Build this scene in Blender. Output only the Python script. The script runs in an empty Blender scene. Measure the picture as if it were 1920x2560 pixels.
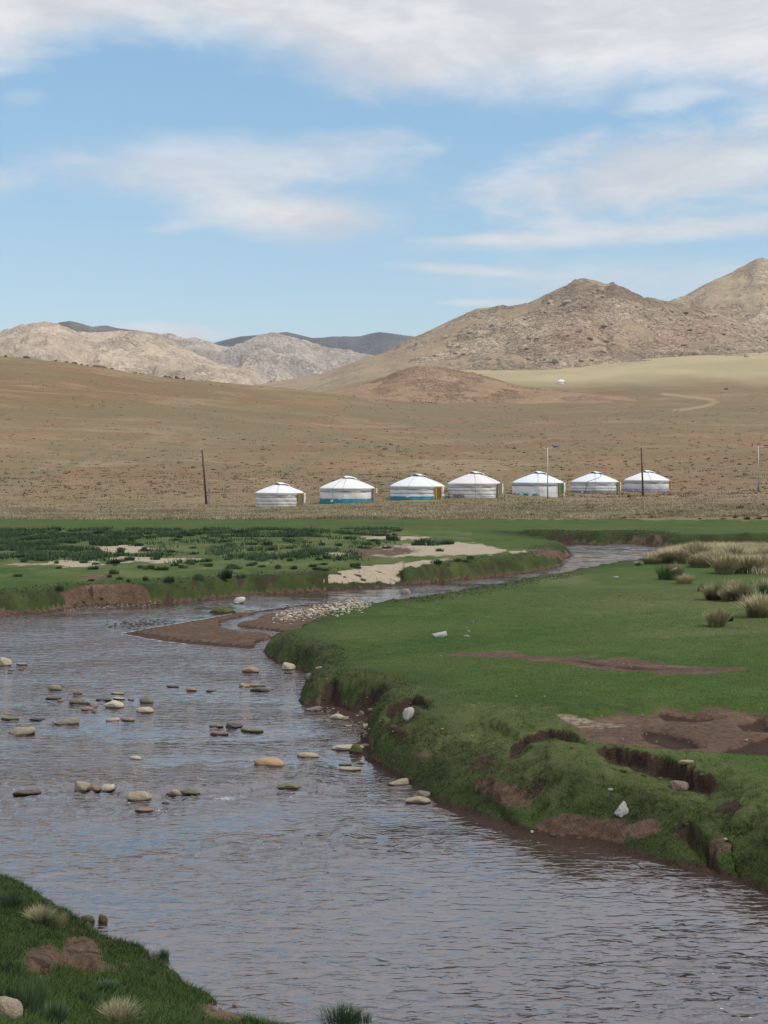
import bpy, math, random
import numpy as np
random.seed(7)
RNG = np.random.default_rng(7)
C = bpy.context.scene.collection
F = 3717.0          # focal length in photo pixels
EYE = 5.0           # camera height above the water
HOR = 1170.0        # photo row of the true horizon
S = 1.1573

# ------------------------------------------------------------------ camera
cam_d = bpy.data.cameras.new('camera')
cam = bpy.data.objects.new('camera', cam_d); C.objects.link(cam)
cam.location = (0, 0, EYE); cam.rotation_euler = (math.radians(90), 0, 0)
cam_d.sensor_fit = 'VERTICAL'; cam_d.sensor_height = 24
cam_d.lens = 24 * F / 2560
cam_d.shift_y = -110.0 / 2560
cam_d.clip_start = 0.1; cam_d.clip_end = 30000
bpy.context.scene.camera = cam

# ------------------------------------------------------------------ sun, sky, exposure
SUN_EL, SUN_AZ = math.radians(54), math.radians(112)     # azimuth clockwise from the view direction
sun_d = bpy.data.lights.new('sun', 'SUN'); sun_d.energy = 2.3; sun_d.angle = math.radians(10.0)
sun_d.color = (1.0, 0.96, 0.89)
sun = bpy.data.objects.new('sun', sun_d); C.objects.link(sun)
from mathutils import Vector
sdir = Vector((math.sin(SUN_AZ) * math.cos(SUN_EL), math.cos(SUN_AZ) * math.cos(SUN_EL), math.sin(SUN_EL)))
sun.rotation_euler = sdir.to_track_quat('Z', 'Y').to_euler()
vs = bpy.context.scene.view_settings
vs.view_transform = 'Standard'; vs.look = 'None'; vs.gamma = 1; vs.exposure = 0; vs.use_curve_mapping = False
bpy.context.scene.cycles.max_bounces = 6
bpy.context.scene.cycles.sample_clamp_direct = 1.6
bpy.context.scene.cycles.sample_clamp_indirect = 3.0
bpy.context.scene.cycles.volume_bounces = 0

class NT:
    """small helper for node trees"""
    def __init__(s, tree): s.t = tree; s.n = tree.nodes; s.l = tree.links
    def new(s, kind, **kw):
        n = s.n.new(kind)
        for k, v in kw.items(): setattr(n, k, v)
        return n
    def put(s, sock, v):
        if hasattr(v, 'is_linked') or hasattr(v, 'links'): s.l.new(v, sock)
        else: sock.default_value = v
    def math(s, op, a, b=0.0, c=0.0, clamp=False):
        n = s.new('ShaderNodeMath', operation=op); n.use_clamp = clamp
        s.put(n.inputs[0], a); s.put(n.inputs[1], b); s.put(n.inputs[2], c)
        return n.outputs[0]
    def vmath(s, op, a, b=(0, 0, 0)):
        n = s.new('ShaderNodeVectorMath', operation=op); s.put(n.inputs[0], a); s.put(n.inputs[1], b)
        return n.outputs[0]
    def mix(s, f, a, b, mode='MIX'):
        n = s.new('ShaderNodeMix', data_type='RGBA', blend_type=mode)
        s.put(n.inputs[0], f); s.put(n.inputs[6], a if hasattr(a, 'links') else (*a[:3], 1)); s.put(n.inputs[7], b if hasattr(b, 'links') else (*b[:3], 1))
        return n.outputs[2]
    def noise(s, vec, scale, detail=4, rough=0.55, dist=0.0, lac=2.0):
        n = s.new('ShaderNodeTexNoise'); s.put(n.inputs['Vector'], vec)
        n.inputs['Scale'].default_value = scale; n.inputs['Detail'].default_value = detail
        n.inputs['Roughness'].default_value = rough; n.inputs['Distortion'].default_value = dist
        n.inputs['Lacunarity'].default_value = lac
        return n.outputs['Fac']
    def voro(s, vec, scale, feature='F1', out='Distance', rnd=1.0):
        n = s.new('ShaderNodeTexVoronoi', feature=feature); s.put(n.inputs['Vector'], vec)
        n.inputs['Scale'].default_value = scale; n.inputs['Randomness'].default_value = rnd
        return n.outputs[out]
    def mr(s, v, a, b, c=0.0, d=1.0, smooth=True):
        n = s.new('ShaderNodeMapRange', interpolation_type='SMOOTHSTEP' if smooth else 'LINEAR')
        s.put(n.inputs[0], v); n.inputs[1].default_value = a; n.inputs[2].default_value = b
        n.inputs[3].default_value = c; n.inputs[4].default_value = d
        return n.outputs[0]
    def mapping(s, vec, loc=(0, 0, 0), rot=(0, 0, 0), scale=(1, 1, 1)):
        n = s.new('ShaderNodeMapping'); s.put(n.inputs[0], vec)
        n.inputs[1].default_value = loc; n.inputs[2].default_value = rot; n.inputs[3].default_value = scale
        return n.outputs[0]
    def bump(s, h, dist, strength=1.0, normal=None):
        n = s.new('ShaderNodeBump'); n.inputs['Strength'].default_value = strength
        s.put(n.inputs['Distance'], dist); s.put(n.inputs['Height'], h)
        if normal is not None: s.l.new(normal, n.inputs['Normal'])
        return n.outputs[0]

def make_world():
    w = bpy.data.worlds.new('World'); bpy.context.scene.world = w; w.use_nodes = True
    w.node_tree.nodes.clear(); g = NT(w.node_tree)
    out = g.new('ShaderNodeOutputWorld'); bg = g.new('ShaderNodeBackground')
    bg.inputs['Strength'].default_value = 0.1
    sky = g.new('ShaderNodeTexSky'); sky.sky_type = 'NISHITA'; sky.sun_disc = False
    sky.sun_elevation = SUN_EL; sky.sun_rotation = SUN_AZ
    sky.altitude = 1500; sky.air_density = 1.0; sky.dust_density = 0.6; sky.ozone_density = 1.6
    tc = g.new('ShaderNodeTexCoord').outputs['Generated']
    sep = g.new('ShaderNodeSeparateXYZ'); g.l.new(tc, sep.inputs[0])
    x, y, z = sep.outputs
    az = g.math('ARCTAN2', x, y); el = g.math('ARCSINE', z)
    comb = g.new('ShaderNodeCombineXYZ'); g.l.new(az, comb.inputs[0]); g.l.new(el, comb.inputs[1]); ae = comb.outputs[0]
    # sky-plane coordinates: streaks flatten towards the horizon
    zz = g.math('ADD', g.math('MAXIMUM', z, 0.0), 0.10)
    cp = g.new('ShaderNodeCombineXYZ'); g.l.new(g.math('DIVIDE', x, zz), cp.inputs[0]); g.l.new(g.math('DIVIDE', y, zz), cp.inputs[1])
    plane = cp.outputs[0]
    str_ = g.mapping(ae, scale=(1.0, 2.6, 1.0), rot=(0, 0, 0.06))
    n1 = g.noise(str_, 9, 7, 0.62, 0.4); n2 = g.noise(str_, 34, 6, 0.62, 0.5)
    wob = g.math('ADD', g.math('MULTIPLY', g.math('SUBTRACT', n1, 0.5), 1.0), g.math('MULTIPLY', g.math('SUBTRACT', n2, 0.5), 0.45))
    n2b = g.noise(g.mapping(ae, loc=(5, 2, 0), scale=(1, 2.8, 1), rot=(0, 0, .05)), 17, 8, 0.66, 0.5)
    total = None
    def P(px, py): return ((px - 960) / F, math.atan2(HOR - py, F))
    clouds = [  # px, py, rx, ry, tilt, density, wobble
        (560, 415, 480, 74, 0.05, .66, .4), (450, 455, 260, 36, .05, .35, .9), (900, 400, 200, 55, -.04, .34, 1.1), (715, 537, 300, 62, -0.07, 1.0, .3),
        (440, 575, 75, 18, 0.1, .45, .7), (1700, 440, 470, 118, 0.10, .90, .7), (1330, 470, 170, 50, 0.05, .40, 1.0),
        (1640, 590, 600, 30, 0.04, .80, .35), (1240, 600, 220, 12, 0.0, .6, .35), (1180, 676, 230, 15, -0.07, .70, .4), (1600, 705, 460, 60, -0.02, .45, .6),
        (1250, 757, 150, 12, 0.0, .75, .3), (430, 832, 140, 22, -0.05, .9, .3), (70, 270, 50, 20, 0.1, .2, 1.4), (0, 478, 90, 34, 0, .45, .7),
        (1640, 272, 150, 30, .1, .5, 1.4), (1080, 378, 50, 20, 0, .35, .8), (190, 412, 70, 14, 0, .3, .8), (1890, 330, 60, 40, 0, .6, .7)]
    for (px, py, rx, ry, tilt, den, wb) in clouds:
        a0, e0 = P(px, py)
        m = g.mapping(g.vmath('SUBTRACT', ae, (a0, e0, 0)), rot=(0, 0, -tilt))
        m = g.vmath('MULTIPLY', m, (F / rx, F / ry, 0))
        ln = g.new('ShaderNodeVectorMath', operation='LENGTH'); g.l.new(m, ln.inputs[0])
        v = g.math('ADD', ln.outputs['Value'], g.math('ADD', g.math('MULTIPLY', wob, 1.7 * wb), g.math('MULTIPLY', g.math('SUBTRACT', n2b, 0.5), 1.5 * min(1, wb + .3))))
        k = g.mr(v, 1.35, 0.15, 0.0, den)
        total = k if total is None else g.math('SUBTRACT', 1.0, g.math('MULTIPLY', g.math('SUBTRACT', 1.0, total), g.math('SUBTRACT', 1.0, k)))
    # the big bank above: its lower edge sinks to the right, it goes on overhead
    edge = g.math('ADD', g.math('SUBTRACT', el, 0.256), g.math('MULTIPLY', az, 0.075))
    e2 = g.mapping(ae, loc=(3.1, 1.7, 0), scale=(1, 1.9, 1))
    n3 = g.noise(e2, 5.0, 7, 0.58, 0.3)
    edge = g.math('ADD', edge, g.math('ADD', g.math('MULTIPLY', g.math('SUBTRACT', n3, 0.5), 0.085), g.math('MULTIPLY', wob, 0.035)))
    lim = g.math('ADD', g.mr(az, -0.27, -0.17, -0.024, 0.010), g.mr(az, -0.17, 0.03, 0.0, -0.016))
    bank = g.mr(g.math('SUBTRACT', edge, lim), -0.012, 0.030, 0.0, 0.97)
    n4 = g.noise(plane, 0.55, 6, 0.6, 0.5)
    open_ = g.mr(el, 0.36, 0.75, 0.0, 1.0)
    holes = g.mr(g.math('SUBTRACT', n4, g.math('MULTIPLY', open_, 0.06)), 0.30, 0.46, 0.72, 1.0)
    bank = g.math('MULTIPLY', bank, g.mr(g.math('MULTIPLY', open_, g.math('SUBTRACT', 1.0, holes)), 0.0, 1.0, 1.0, 0.0, False))
    # same kind of streaky cloud all round, away from the framed part
    side = g.mr(g.math('ABSOLUTE', az), 0.30, 0.5, 0.0, 1.0)
    n5 = g.noise(plane, 0.9, 6, 0.6, 0.6)
    round_ = g.math('MULTIPLY', side, g.mr(n5, 0.46, 0.62, 0.0, 0.85))
    inv = lambda v: g.math('SUBTRACT', 1.0, v)
    total = inv(g.math('MULTIPLY', g.math('MULTIPLY', inv(total), inv(bank)), inv(round_)))
    # cloud brightness: a little modelling
    n6 = g.noise(g.mapping(ae, loc=(0.4, 9, 0), scale=(1, 2.6, 1)), 7, 6, 0.6, 0.6)
    n7 = g.noise(g.mapping(ae, scale=(1, 3.4, 1)), 16, 6, 0.6, 0.5)
    ccol = g.mix(g.mr(g.math('ADD', g.math('MULTIPLY', n6, 0.6), g.math('MULTIPLY', n7, 0.4)), 0.36, 0.64), (6.6, 6.85, 7.3), (8.8, 8.8, 9.0))
    # clear sky: Nishita, gently regraded with height like the photograph
    blue = g.mix(1.0, sky.outputs[0], (1.0, 1.0, 1.0), 'MULTIPLY')
    grade = g.mix(g.mr(el, 0.0, 0.30, 0, 1, False), SKY_LOW, SKY_HIGH)
    blue = g.mix(1.0, sky.outputs[0], grade, 'MULTIPLY')
    col = g.mix(total, blue, ccol)
    below = g.mr(el, -0.02, 0.0, 1.0, 0.0)
    col = g.mix(below, col, (2.4, 2.1, 1.7))
    g.l.new(col, bg.inputs['Color']); g.l.new(bg.outputs[0], out.inputs['Surface'])
SKY_LOW, SKY_HIGH = (1.43, 1.22, 1.11), (1.74, 2.02, 1.80)
make_world()

# ------------------------------------------------------------------ numpy noise
_perm = np.random.default_rng(3).permutation(256).astype(np.int32); _perm = np.concatenate([_perm, _perm, _perm])
_gx = np.cos(np.arange(256) * 2.39996); _gy = np.sin(np.arange(256) * 2.39996)
def perlin(x, y, seed=0):
    xi = np.floor(x).astype(np.int64); yi = np.floor(y).astype(np.int64)
    fx = x - xi; fy = y - yi
    xi = xi & 255; yi = yi & 255
    u = fx * fx * fx * (fx * (fx * 6 - 15) + 10); v = fy * fy * fy * (fy * (fy * 6 - 15) + 10)
    def gr(ix, iy, dx, dy):
        h = _perm[(_perm[(ix + seed * 37) & 255] + iy) & 255]
        return _gx[h] * dx + _gy[h] * dy
    a = gr(xi, yi, fx, fy); b = gr(xi + 1, yi, fx - 1, fy)
    c = gr(xi, yi + 1, fx, fy - 1); d = gr(xi + 1, yi + 1, fx - 1, fy - 1)
    return (a + u * (b - a) + v * ((c + u * (d - c)) - (a + u * (b - a)))) * 1.5
def fbm(x, y, oct=4, seed=0, gain=0.5, ridged=False):
    x = np.asarray(x, float); y = np.asarray(y, float)
    out = 0; amp = 1.0; tot = 0
    for i in range(oct):
        n = perlin(x, y, seed + i)
        if ridged: n = 1 - 2 * np.abs(n)
        out = out + amp * n; tot += amp; amp *= gain
        x = x * 2.03 + 13.7; y = y * 2.03 + 5.3
    return out / tot
def worley(x, y, seed=0):
    """distance to nearest and second nearest cell point and a random value per cell"""
    xi = np.floor(x).astype(np.int64); yi = np.floor(y).astype(np.int64)
    d1 = np.full(x.shape, 9.0); d2 = np.full(x.shape, 9.0); rv = np.zeros(x.shape)
    for ox in (-1, 0, 1):
        for oy in (-1, 0, 1):
            cx = xi + ox; cy = yi + oy
            h = _perm[(_perm[(cx + seed * 31) & 255] + cy) & 255]; h2 = _perm[h + 7]
            px = cx + (h / 255.0); py = cy + (h2 / 255.0)
            d = np.hypot(px - x, py - y)
            closer = d < d1
            d2 = np.where(closer, d1, np.minimum(d2, d)); rv = np.where(closer, _perm[h + 77] / 255.0, rv); d1 = np.where(closer, d, d1)
    return d1, d2, rv
def sst(a, b, v):
    t = np.clip((v - a) / (b - a), 0, 1); return t * t * (3 - 2 * t)

# ------------------------------------------------------------------ mesh building
def mesh_from(name, verts, faces, smooth=True, mat=None, attrs=None, colors=None):
    """verts (n,3), faces (m,k) array with one k, or list of arrays"""
    me = bpy.data.meshes.new(name)
    verts = np.asarray(verts, np.float32)
    fl = faces if isinstance(faces, list) else [faces]
    fl = [np.asarray(f, np.int32) for f in fl if len(f)]
    loops = np.concatenate([f.ravel() for f in fl])
    sizes = np.concatenate([np.full(len(f), f.shape[1], np.int32) for f in fl])
    me.vertices.add(len(verts)); me.vertices.foreach_set('co', verts.ravel())
    me.loops.add(len(loops)); me.loops.foreach_set('vertex_index', loops)
    me.polygons.add(len(sizes)); me.polygons.foreach_set('loop_start', np.concatenate([[0], np.cumsum(sizes)[:-1]]).astype(np.int32))
    me.update(calc_edges=True)
    me.polygons.foreach_set('use_smooth', np.full(len(sizes), smooth, bool))
    for k, v in (attrs or {}).items():
        a = me.attributes.new(k, 'FLOAT', 'POINT'); a.data.foreach_set('value', np.asarray(v, np.float32).ravel())
    for k, v in (colors or {}).items():
        a = me.attributes.new(k, 'FLOAT_COLOR', 'POINT'); a.data.foreach_set('color', np.asarray(v, np.float32).ravel())
    if mat: me.materials.append(mat)
    me.validate() if False else None
    return me
def link(name, data, parent=None, **props):
    o = bpy.data.objects.new(name, data); C.objects.link(o)
    if parent is not None: o.parent = parent
    for k, v in props.items(): o[k] = v
    return o
def tag(o, label=None, cat=None, group=None, kind=None):
    if label: o['label'] = label
    if cat: o['category'] = cat
    if group: o['group'] = group
    if kind: o['kind'] = kind
    return o
def grid_faces(nr, nc):
    i = np.arange(nr - 1)[:, None] * nc + np.arange(nc - 1)[None, :]
    return np.stack([i, i + 1, i + nc + 1, i + nc], -1).reshape(-1, 4)

# ------------------------------------------------------------------ materials
def mat_new(name):
    m = bpy.data.materials.new(name); m.use_nodes = True
    g = NT(m.node_tree); b = m.node_tree.nodes['Principled BSDF']
    return m, g, b
def attr(g, name, out='Color'):
    n = g.new('ShaderNodeAttribute'); n.attribute_name = name; return n.outputs[out]

def ground_material():
    m, g, b = mat_new('ground_cover')
    pos = g.new('ShaderNodeNewGeometry').outputs['Position']
    ca = g.new('ShaderNodeSeparateColor'); a1 = g.new('ShaderNodeAttribute'); a1.attribute_name = 'cover_a'; g.l.new(a1.outputs['Color'], ca.inputs[0])
    cb = g.new('ShaderNodeSeparateColor'); a2 = g.new('ShaderNodeAttribute'); a2.attribute_name = 'cover_b'; g.l.new(a2.outputs['Color'], cb.inputs[0])
    green, sand, soil = ca.outputs; wet = a1.outputs['Alpha']
    pale, olive, red = cb.outputs; tint = a2.outputs['Alpha']
    nf = g.noise(pos, 9.0, 6, 0.65); nm = g.noise(pos, 1.1, 5, 0.6); nl = g.noise(pos, 0.12, 5, 0.6); nxl = g.noise(pos, 0.018, 5, 0.6)
    nxf = g.noise(pos, 60.0, 3, 0.6)
    # steppe
    st = g.mix(g.mr(nl, .35, .65), (0.250, 0.176, 0.102), (0.212, 0.162, 0.092))
    st = g.mix(g.mr(nxl, .42, .60), st, (0.220, 0.142, 0.080))
    st = g.mix(g.mr(g.noise(pos, 0.035, 6, 0.65, 0.3), .52, .62, 0, .55), st, (0.33, 0.245, 0.16))
    st = g.mix(g.mr(g.noise(pos, 0.5, 5, 0.7), .50, .66, 0, .6), st, (0.165, 0.13, 0.074))
    sk = g.noise(g.mapping(pos, scale=(.035, .16, .3)), 1.0, 7, .68, .3)
    st = g.mix(g.mr(sk, .50, .64, 0, .55), st, (0.17, 0.138, 0.078)); st = g.mix(g.mr(sk, .46, .34, 0, .45), st, (0.34, 0.262, 0.17))
    st = g.mix(red, st, (0.29, 0.155, 0.092))
    st = g.mix(g.mr(tint, 0, 1), st, (0.180, 0.155, 0.090))
    st = g.mix(pale, st, g.mix(g.mr(nxl, .4, .6), (0.44, 0.36, 0.225), (0.37, 0.315, 0.19)))
    # green turf
    gr = g.mix(g.mr(nm, .32, .68), (0.047, 0.088, 0.016), (0.067, 0.116, 0.022))
    gr = g.mix(g.mr(nl, .40, .62), gr, (0.074, 0.102, 0.028))
    gr = g.mix(g.mr(nf, .40, .70, 0, .40), gr, (0.036, 0.062, 0.018))
    gr = g.mix(g.mr(g.noise(pos, 0.22, 6, 0.7, 0.5), .50, .62, 0, .55), gr, (0.030, 0.066, 0.013)); gr = g.mix(g.mr(g.noise(g.vmath('ADD', pos, (31.0, 7.0, 0.0)), 0.6, 6, 0.75, 0.5), .56, .68, 0, .5), gr, (0.105, 0.120, 0.045))
    gr = g.mix(g.math('MULTIPLY', olive, g.mr(nm, .25, .7, .55, 1.0)), gr, (0.145, 0.150, 0.066))
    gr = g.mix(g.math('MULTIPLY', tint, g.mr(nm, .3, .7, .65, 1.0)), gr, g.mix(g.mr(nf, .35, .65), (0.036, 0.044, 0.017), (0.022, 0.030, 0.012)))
    # soils
    sn = g.mix(g.mr(nf, .35, .65), (0.42, 0.35, 0.265), (0.35, 0.285, 0.215))
    so = g.mix(g.mr(nf, .35, .68), (0.150, 0.096, 0.066), (0.085, 0.054, 0.039))
    so = g.mix(g.mr(nm, .5, .7, 0, .6), so, (0.22, 0.158, 0.108))
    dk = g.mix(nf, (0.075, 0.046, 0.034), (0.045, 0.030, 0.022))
    def edge(mask, lo=.35, hi=.65):
        v = g.math('ADD', mask, g.math('ADD', g.math('MULTIPLY', g.math('SUBTRACT', nf, 0.5), 0.9), g.math('MULTIPLY', g.math('SUBTRACT', nm, 0.5), 0.5)))
        return g.mr(v, lo, hi)
    col = g.mix(edge(green), st, gr)
    col = g.mix(edge(sand), col, sn)
    col = g.mix(edge(soil), col, so)
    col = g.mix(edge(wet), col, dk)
    v = g.mr(nxf, .3, .7, 0.82, 1.16, False)
    col = g.vmath('MULTIPLY', col, v)
    g.l.new(col, b.inputs['Base Color']); b.inputs['Roughness'].default_value = 0.95
    b.inputs['Specular IOR Level'].default_value = 0.15
    bn = g.bump(g.math('ADD', nf, g.math('MULTIPLY', g.noise(pos, 45, 4, .6), .4)), g.math('ADD', 0.045, g.math('MULTIPLY', g.math('MAXIMUM', soil, wet), 0.05)), 0.8)
    bn = g.bump(g.noise(pos, 0.45, 6, 0.65), 0.8, g.mr(0.0, 0, 1, 0.35, 0.35) if False else 0.35, bn)
    g.l.new(bn, b.inputs['Normal'])
    return m
MAT_GROUND = ground_material()

def rock_hill_material(name, base, rock, rock2, dark, scale, bumpd, pinkish=0.0, redamt=(0, 0, 0)):
    m, g, b = mat_new(name)
    pos = g.new('ShaderNodeNewGeometry').outputs['Position']
    rk = attr(g, 'rock', 'Fac'); rd = attr(g, 'red', 'Fac')
    warp = g.vmath('ADD', pos, g.vmath('MULTIPLY', g.new('ShaderNodeTexNoise').outputs['Color'], (0, 0, 0)))
    p2 = g.mapping(pos, scale=(1, 1, 1.6))
    n1 = g.noise(p2, 0.05 * scale, 7, 0.65, 0.4); n2 = g.noise(p2, 0.45 * scale, 6, 0.65, 0.3)
    v1 = g.voro(p2, 0.22 * scale, 'DISTANCE_TO_EDGE'); v2 = g.voro(p2, 0.7 * scale, 'DISTANCE_TO_EDGE')
    vc = g.voro(p2, 0.22 * scale, 'F1', 'Color')
    cs = g.new('ShaderNodeSeparateColor'); g.l.new(vc, cs.inputs[0])
    soilc = g.mix(g.mr(n2, .35, .65), base, tuple(c * .82 for c in base))
    rc = g.mix(cs.outputs[0], rock, rock2)
    rc = g.mix(g.mr(n1, .45, .62, 0, .7), rc, tuple(c * .8 for c in rock2))
    rc = g.mix(g.math('MULTIPLY', rd, .8), rc, (0.44, 0.29, 0.22))
    lowv = g.mr(g.noise(pos, 0.014 * scale, 4, .6, .3), .36, .64, .70, 1.14)
    rc = g.vmath('MULTIPLY', rc, lowv); soilc = g.vmath('MULTIPLY', soilc, g.mr(n1, .35, .65, .86, 1.08))
    crack = g.math('MULTIPLY', g.mr(v1, 0.0, 0.13, .75, 0), g.mr(n2, .35, .55, 0.0, 1.0))
    crack2 = g.math('MULTIPLY', g.mr(v2, 0.0, 0.12, .5, 0), g.mr(n2, .40, .6, 0.0, 1.0))
    rc = g.mix(g.math('MAXIMUM', crack, crack2), rc, dark)
    f = g.mr(g.math('ADD', rk, g.math('MULTIPLY', g.math('SUBTRACT', n2, .5), 1.3)), .40, .60)
    col = g.mix(f, soilc, rc)
    col = g.mix(g.math('MULTIPLY', g.mr(g.noise(p2, 2.2 * scale, 4, .7), .60, .70, 0, .35), g.mr(n1, .35, .6)), col, dark)
    g.l.new(col, b.inputs['Base Color']); b.inputs['Roughness'].default_value = 0.95
    b.inputs['Specular IOR Level'].default_value = 0.15
    h = g.math('ADD', g.math('MULTIPLY', g.math('MINIMUM', v1, .3), 2.0), g.math('ADD', g.math('MULTIPLY', g.math('MINIMUM', v2, .3), .8), n2))
    h = g.math('MULTIPLY', h, g.math('ADD', .25, g.math('MULTIPLY', f, .75)))
    g.l.new(g.bump(h, bumpd, 1.0), b.inputs['Normal'])
    return m

# ------------------------------------------------------------------ the land as a function of place
def tps_fit(P, z):
    n = len(P); d = np.linalg.norm(P[:, None] - P[None], axis=-1)
    K = np.where(d > 0, d * d * np.log(d + 1e-12), 0) + 1e-3 * np.eye(n)
    A = np.zeros((n + 3, n + 3)); A[:n, :n] = K; A[:n, n] = 1; A[:n, n + 1:] = P; A[n, :n] = 1; A[n + 1:, :n] = P.T
    return np.linalg.solve(A, np.concatenate([z, np.zeros(3)]))
def tps_eval(P, w, Q):
    out = np.empty(len(Q)); n = len(P)
    for i in range(0, len(Q), 60000):
        q = Q[i:i + 60000]; r2 = (q[:, 0, None] - P[None, :, 0]) ** 2 + (q[:, 1, None] - P[None, :, 1]) ** 2
        out[i:i + 60000] = (0.5 * r2 * np.log(r2 + 1e-18)) @ w[:n] + w[n] + q @ w[n + 1:]
    return out
zc = lambda py, Y: EYE + (HOR - py) * Y / F
ctl = [  # photo column, distance, height
    (-900, 8, 2.0), (0, 8, 1.7), (0, 10, 1.38), (0, 12.5, 1.05), (0, 15.5, .80), (500, 9, 1.1), (500, 11, .82), (900, 9, .85), (-900, 15, 1.2),
    (2800, 10, 1.0), (1900, 17.5, .75), (1500, 20, .75), (1500, 22.3, .98), (1900, 22.5, 1.05), (2800, 22, 1.2), (1000, 27, .78), (700, 34, .55), (1100, 33, .78),
    (1500, 33, .88), (1900, 35, .98), (2800, 40, 1.1), (1900, 48, .95), (1200, 50, .72), (1500, 70, .78), (1900, 77, .85), (2800, 80, .9),
    (-900, 55, .8), (0, 58, .76), (500, 62, .76), (1100, 72, .76), (0, 90, .82), (900, 95, .78), (1500, 110, .8), (1920, 115, .95), (0, 112, .8), (-900, 112, .9), (2800, 115, 1.1),
    (0, 126, .82), (700, 128, .84), (1400, 130, .95), (1920, 132, 1.3), (-900, 128, .9), (2800, 130, 1.5),
    (0, 165, .85), (507, 165, .92), (700, 161, .89), (872, 162, 1.34), (1041, 165, 1.58), (1187, 166, 1.83), (1369, 170, 1.45), (1345, 177, 1.81), (1486, 191, 1.81), (1620, 199, 1.9), (1605, 183, 1.62), (1896, 180, 2.19), (2800, 180, 3), (-900, 170, 1.5)]
for (px, py, Y) in [
    (-900, 1140, 230), (0, 1150, 230), (480, 1160, 230), (960, 1163, 230), (1440, 1160, 235), (1920, 1148, 235), (2820, 1140, 235),
    (-900, 1020, 300), (0, 1040, 300), (480, 1070, 300), (960, 1092, 300), (1440, 1094, 300), (1920, 1080, 300), (2820, 1070, 300),
    (-900, 930, 360), (0, 955, 360), (480, 1005, 360), (960, 1046, 360), (1440, 1052, 360), (1920, 1040, 360), (2820, 1030, 360),
    (-900, 860, 430), (0, 893, 430), (145, 909, 430), (318, 933, 440), (480, 951, 450), (600, 964, 465), (720, 981, 480), (960, 1003, 480), (1440, 1012, 480), (1920, 1008, 480), (2820, 990, 480),
    (1440, 995, 560), (1200, 992, 600), (1440, 982, 610), (1920, 985, 610), (2820, 960, 600), (1440, 955, 700), (1920, 945, 700), (2820, 920, 700),
    (1150, 930, 790), (1440, 918, 800), (1700, 898, 800), (1920, 892, 800), (2820, 870, 800), (1000, 935, 790), (960, 985, 600)]:
    ctl.append((px, Y, zc(py, Y)))
ctl += [(-900, 520, 34), (0, 520, 32), (480, 560, 25), (720, 600, 26), (-900, 700, 26), (0, 700, 22), (480, 700, 21), (720, 760, 38), (-900, 900, 20), (0, 900, 15), (480, 950, 25), (960, 900, 58), (1920, 950, 80), (2820, 950, 85),
        (-900, 1400, 10), (400, 1400, 12), (1000, 1400, 40), (1920, 1400, 90), (2820, 1400, 90), (-2500, 200, 4), (-2500, 450, 35), (-2500, 900, 25), (4500, 200, 5), (4500, 500, 30), (4500, 900, 70), (-2500, 60, 1), (4500, 60, 1.2), (-2500, 1400, 12), (4500, 1400, 90)]
ctl = np.array(ctl, float)
CP = np.stack([ctl[:, 0] / 600.0, 4 * np.log(ctl[:, 1])], -1); CW = tps_fit(CP, ctl[:, 2])

def D(pts, z=0.0, dy=0.0):
    """trace (display px of the 1659-wide view) to ground points at height z, pushed dy metres further away"""
    o = []
    for p in pts:
        x, y = p[0] * S, p[1] * S; zz = p[2] if len(p) > 2 else z; d = p[3] if len(p) > 3 else dy
        Y = (EYE - zz) * F / (y - HOR); X = (x - 960) / F * Y
        o.append((X * (Y + d) / Y if False else X, Y + d))
    return o
far_left = D([(-2500, 1350), (-600, 1345), (-200, 1338), (0, 1334), (60, 1326), (135, 1318), (200, 1309), (330, 1304), (400, 1300), (500, 1290), (560, 1284), (640, 1281), (700, 1278), (800, 1270), (870, 1265), (950, 1257), (1040, 1250), (1120, 1240), (1195, 1228), (1216, 1220), (1212, 1211), (1238, 1199), (1225, 1194), (1190, 1186), (1150, 1180), (1112, 1173)])
far_shore = D([(1200, 1173), (1300, 1176), (1345, 1174), (1400, 1179), (1460, 1183), (1560, 1184), (1800, 1181), (2400, 1176), (3500, 1170)])
lip_far = D([(3500, 1184), (2400, 1187), (1800, 1188), (1560, 1188), (1490, 1188), (1440, 1197), (1400, 1206), (1330, 1216), (1250, 1229), (1150, 1246), (1050, 1263), (950, 1278), (870, 1288), (800, 1298)], .72, .5)
bar_out = D([(780, 1297), (700, 1305), (640, 1308), (560, 1319), (500, 1326), (430, 1339), (330, 1356), (262, 1368), (350, 1385), (430, 1394), (520, 1401), (560, 1406)])
bar_in = D([(745, 1318), (690, 1338), (650, 1356), (615, 1376)], .35, .3)
tip = D([(585, 1392), (572, 1408), (578, 1420), (605, 1434), (642, 1448), (668, 1457), (664, 1478), (648, 1500), (656, 1524)])
mud_out = D([(700, 1537), (735, 1552), (778, 1566), (790, 1582), (778, 1602), (735, 1612), (768, 1628)])
mud_in = D([(700, 1526), (740, 1532), (775, 1545), (798, 1562), (786, 1590), (792, 1605), (800, 1618)])
right_w = D([(800, 1650), (850, 1680), (900, 1712), (960, 1748), (1010, 1772), (1080, 1796), (1130, 1808), (1200, 1824), (1290, 1836), (1360, 1850), (1440, 1871), (1520, 1893), (1600, 1909), (1659, 1932), (1800, 1962), (2100, 2000), (3500, 2060)])
right_in = D([(804, 1648), (854, 1677), (904, 1708), (963, 1744), (1013, 1764), (1080, 1782), (1134, 1802), (1205, 1811), (1290, 1825), (1355, 1845), (1440, 1870), (1520, 1892), (1600, 1908), (1659, 1931), (1800, 1960), (2100, 1998), (3500, 2058)])
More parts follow.
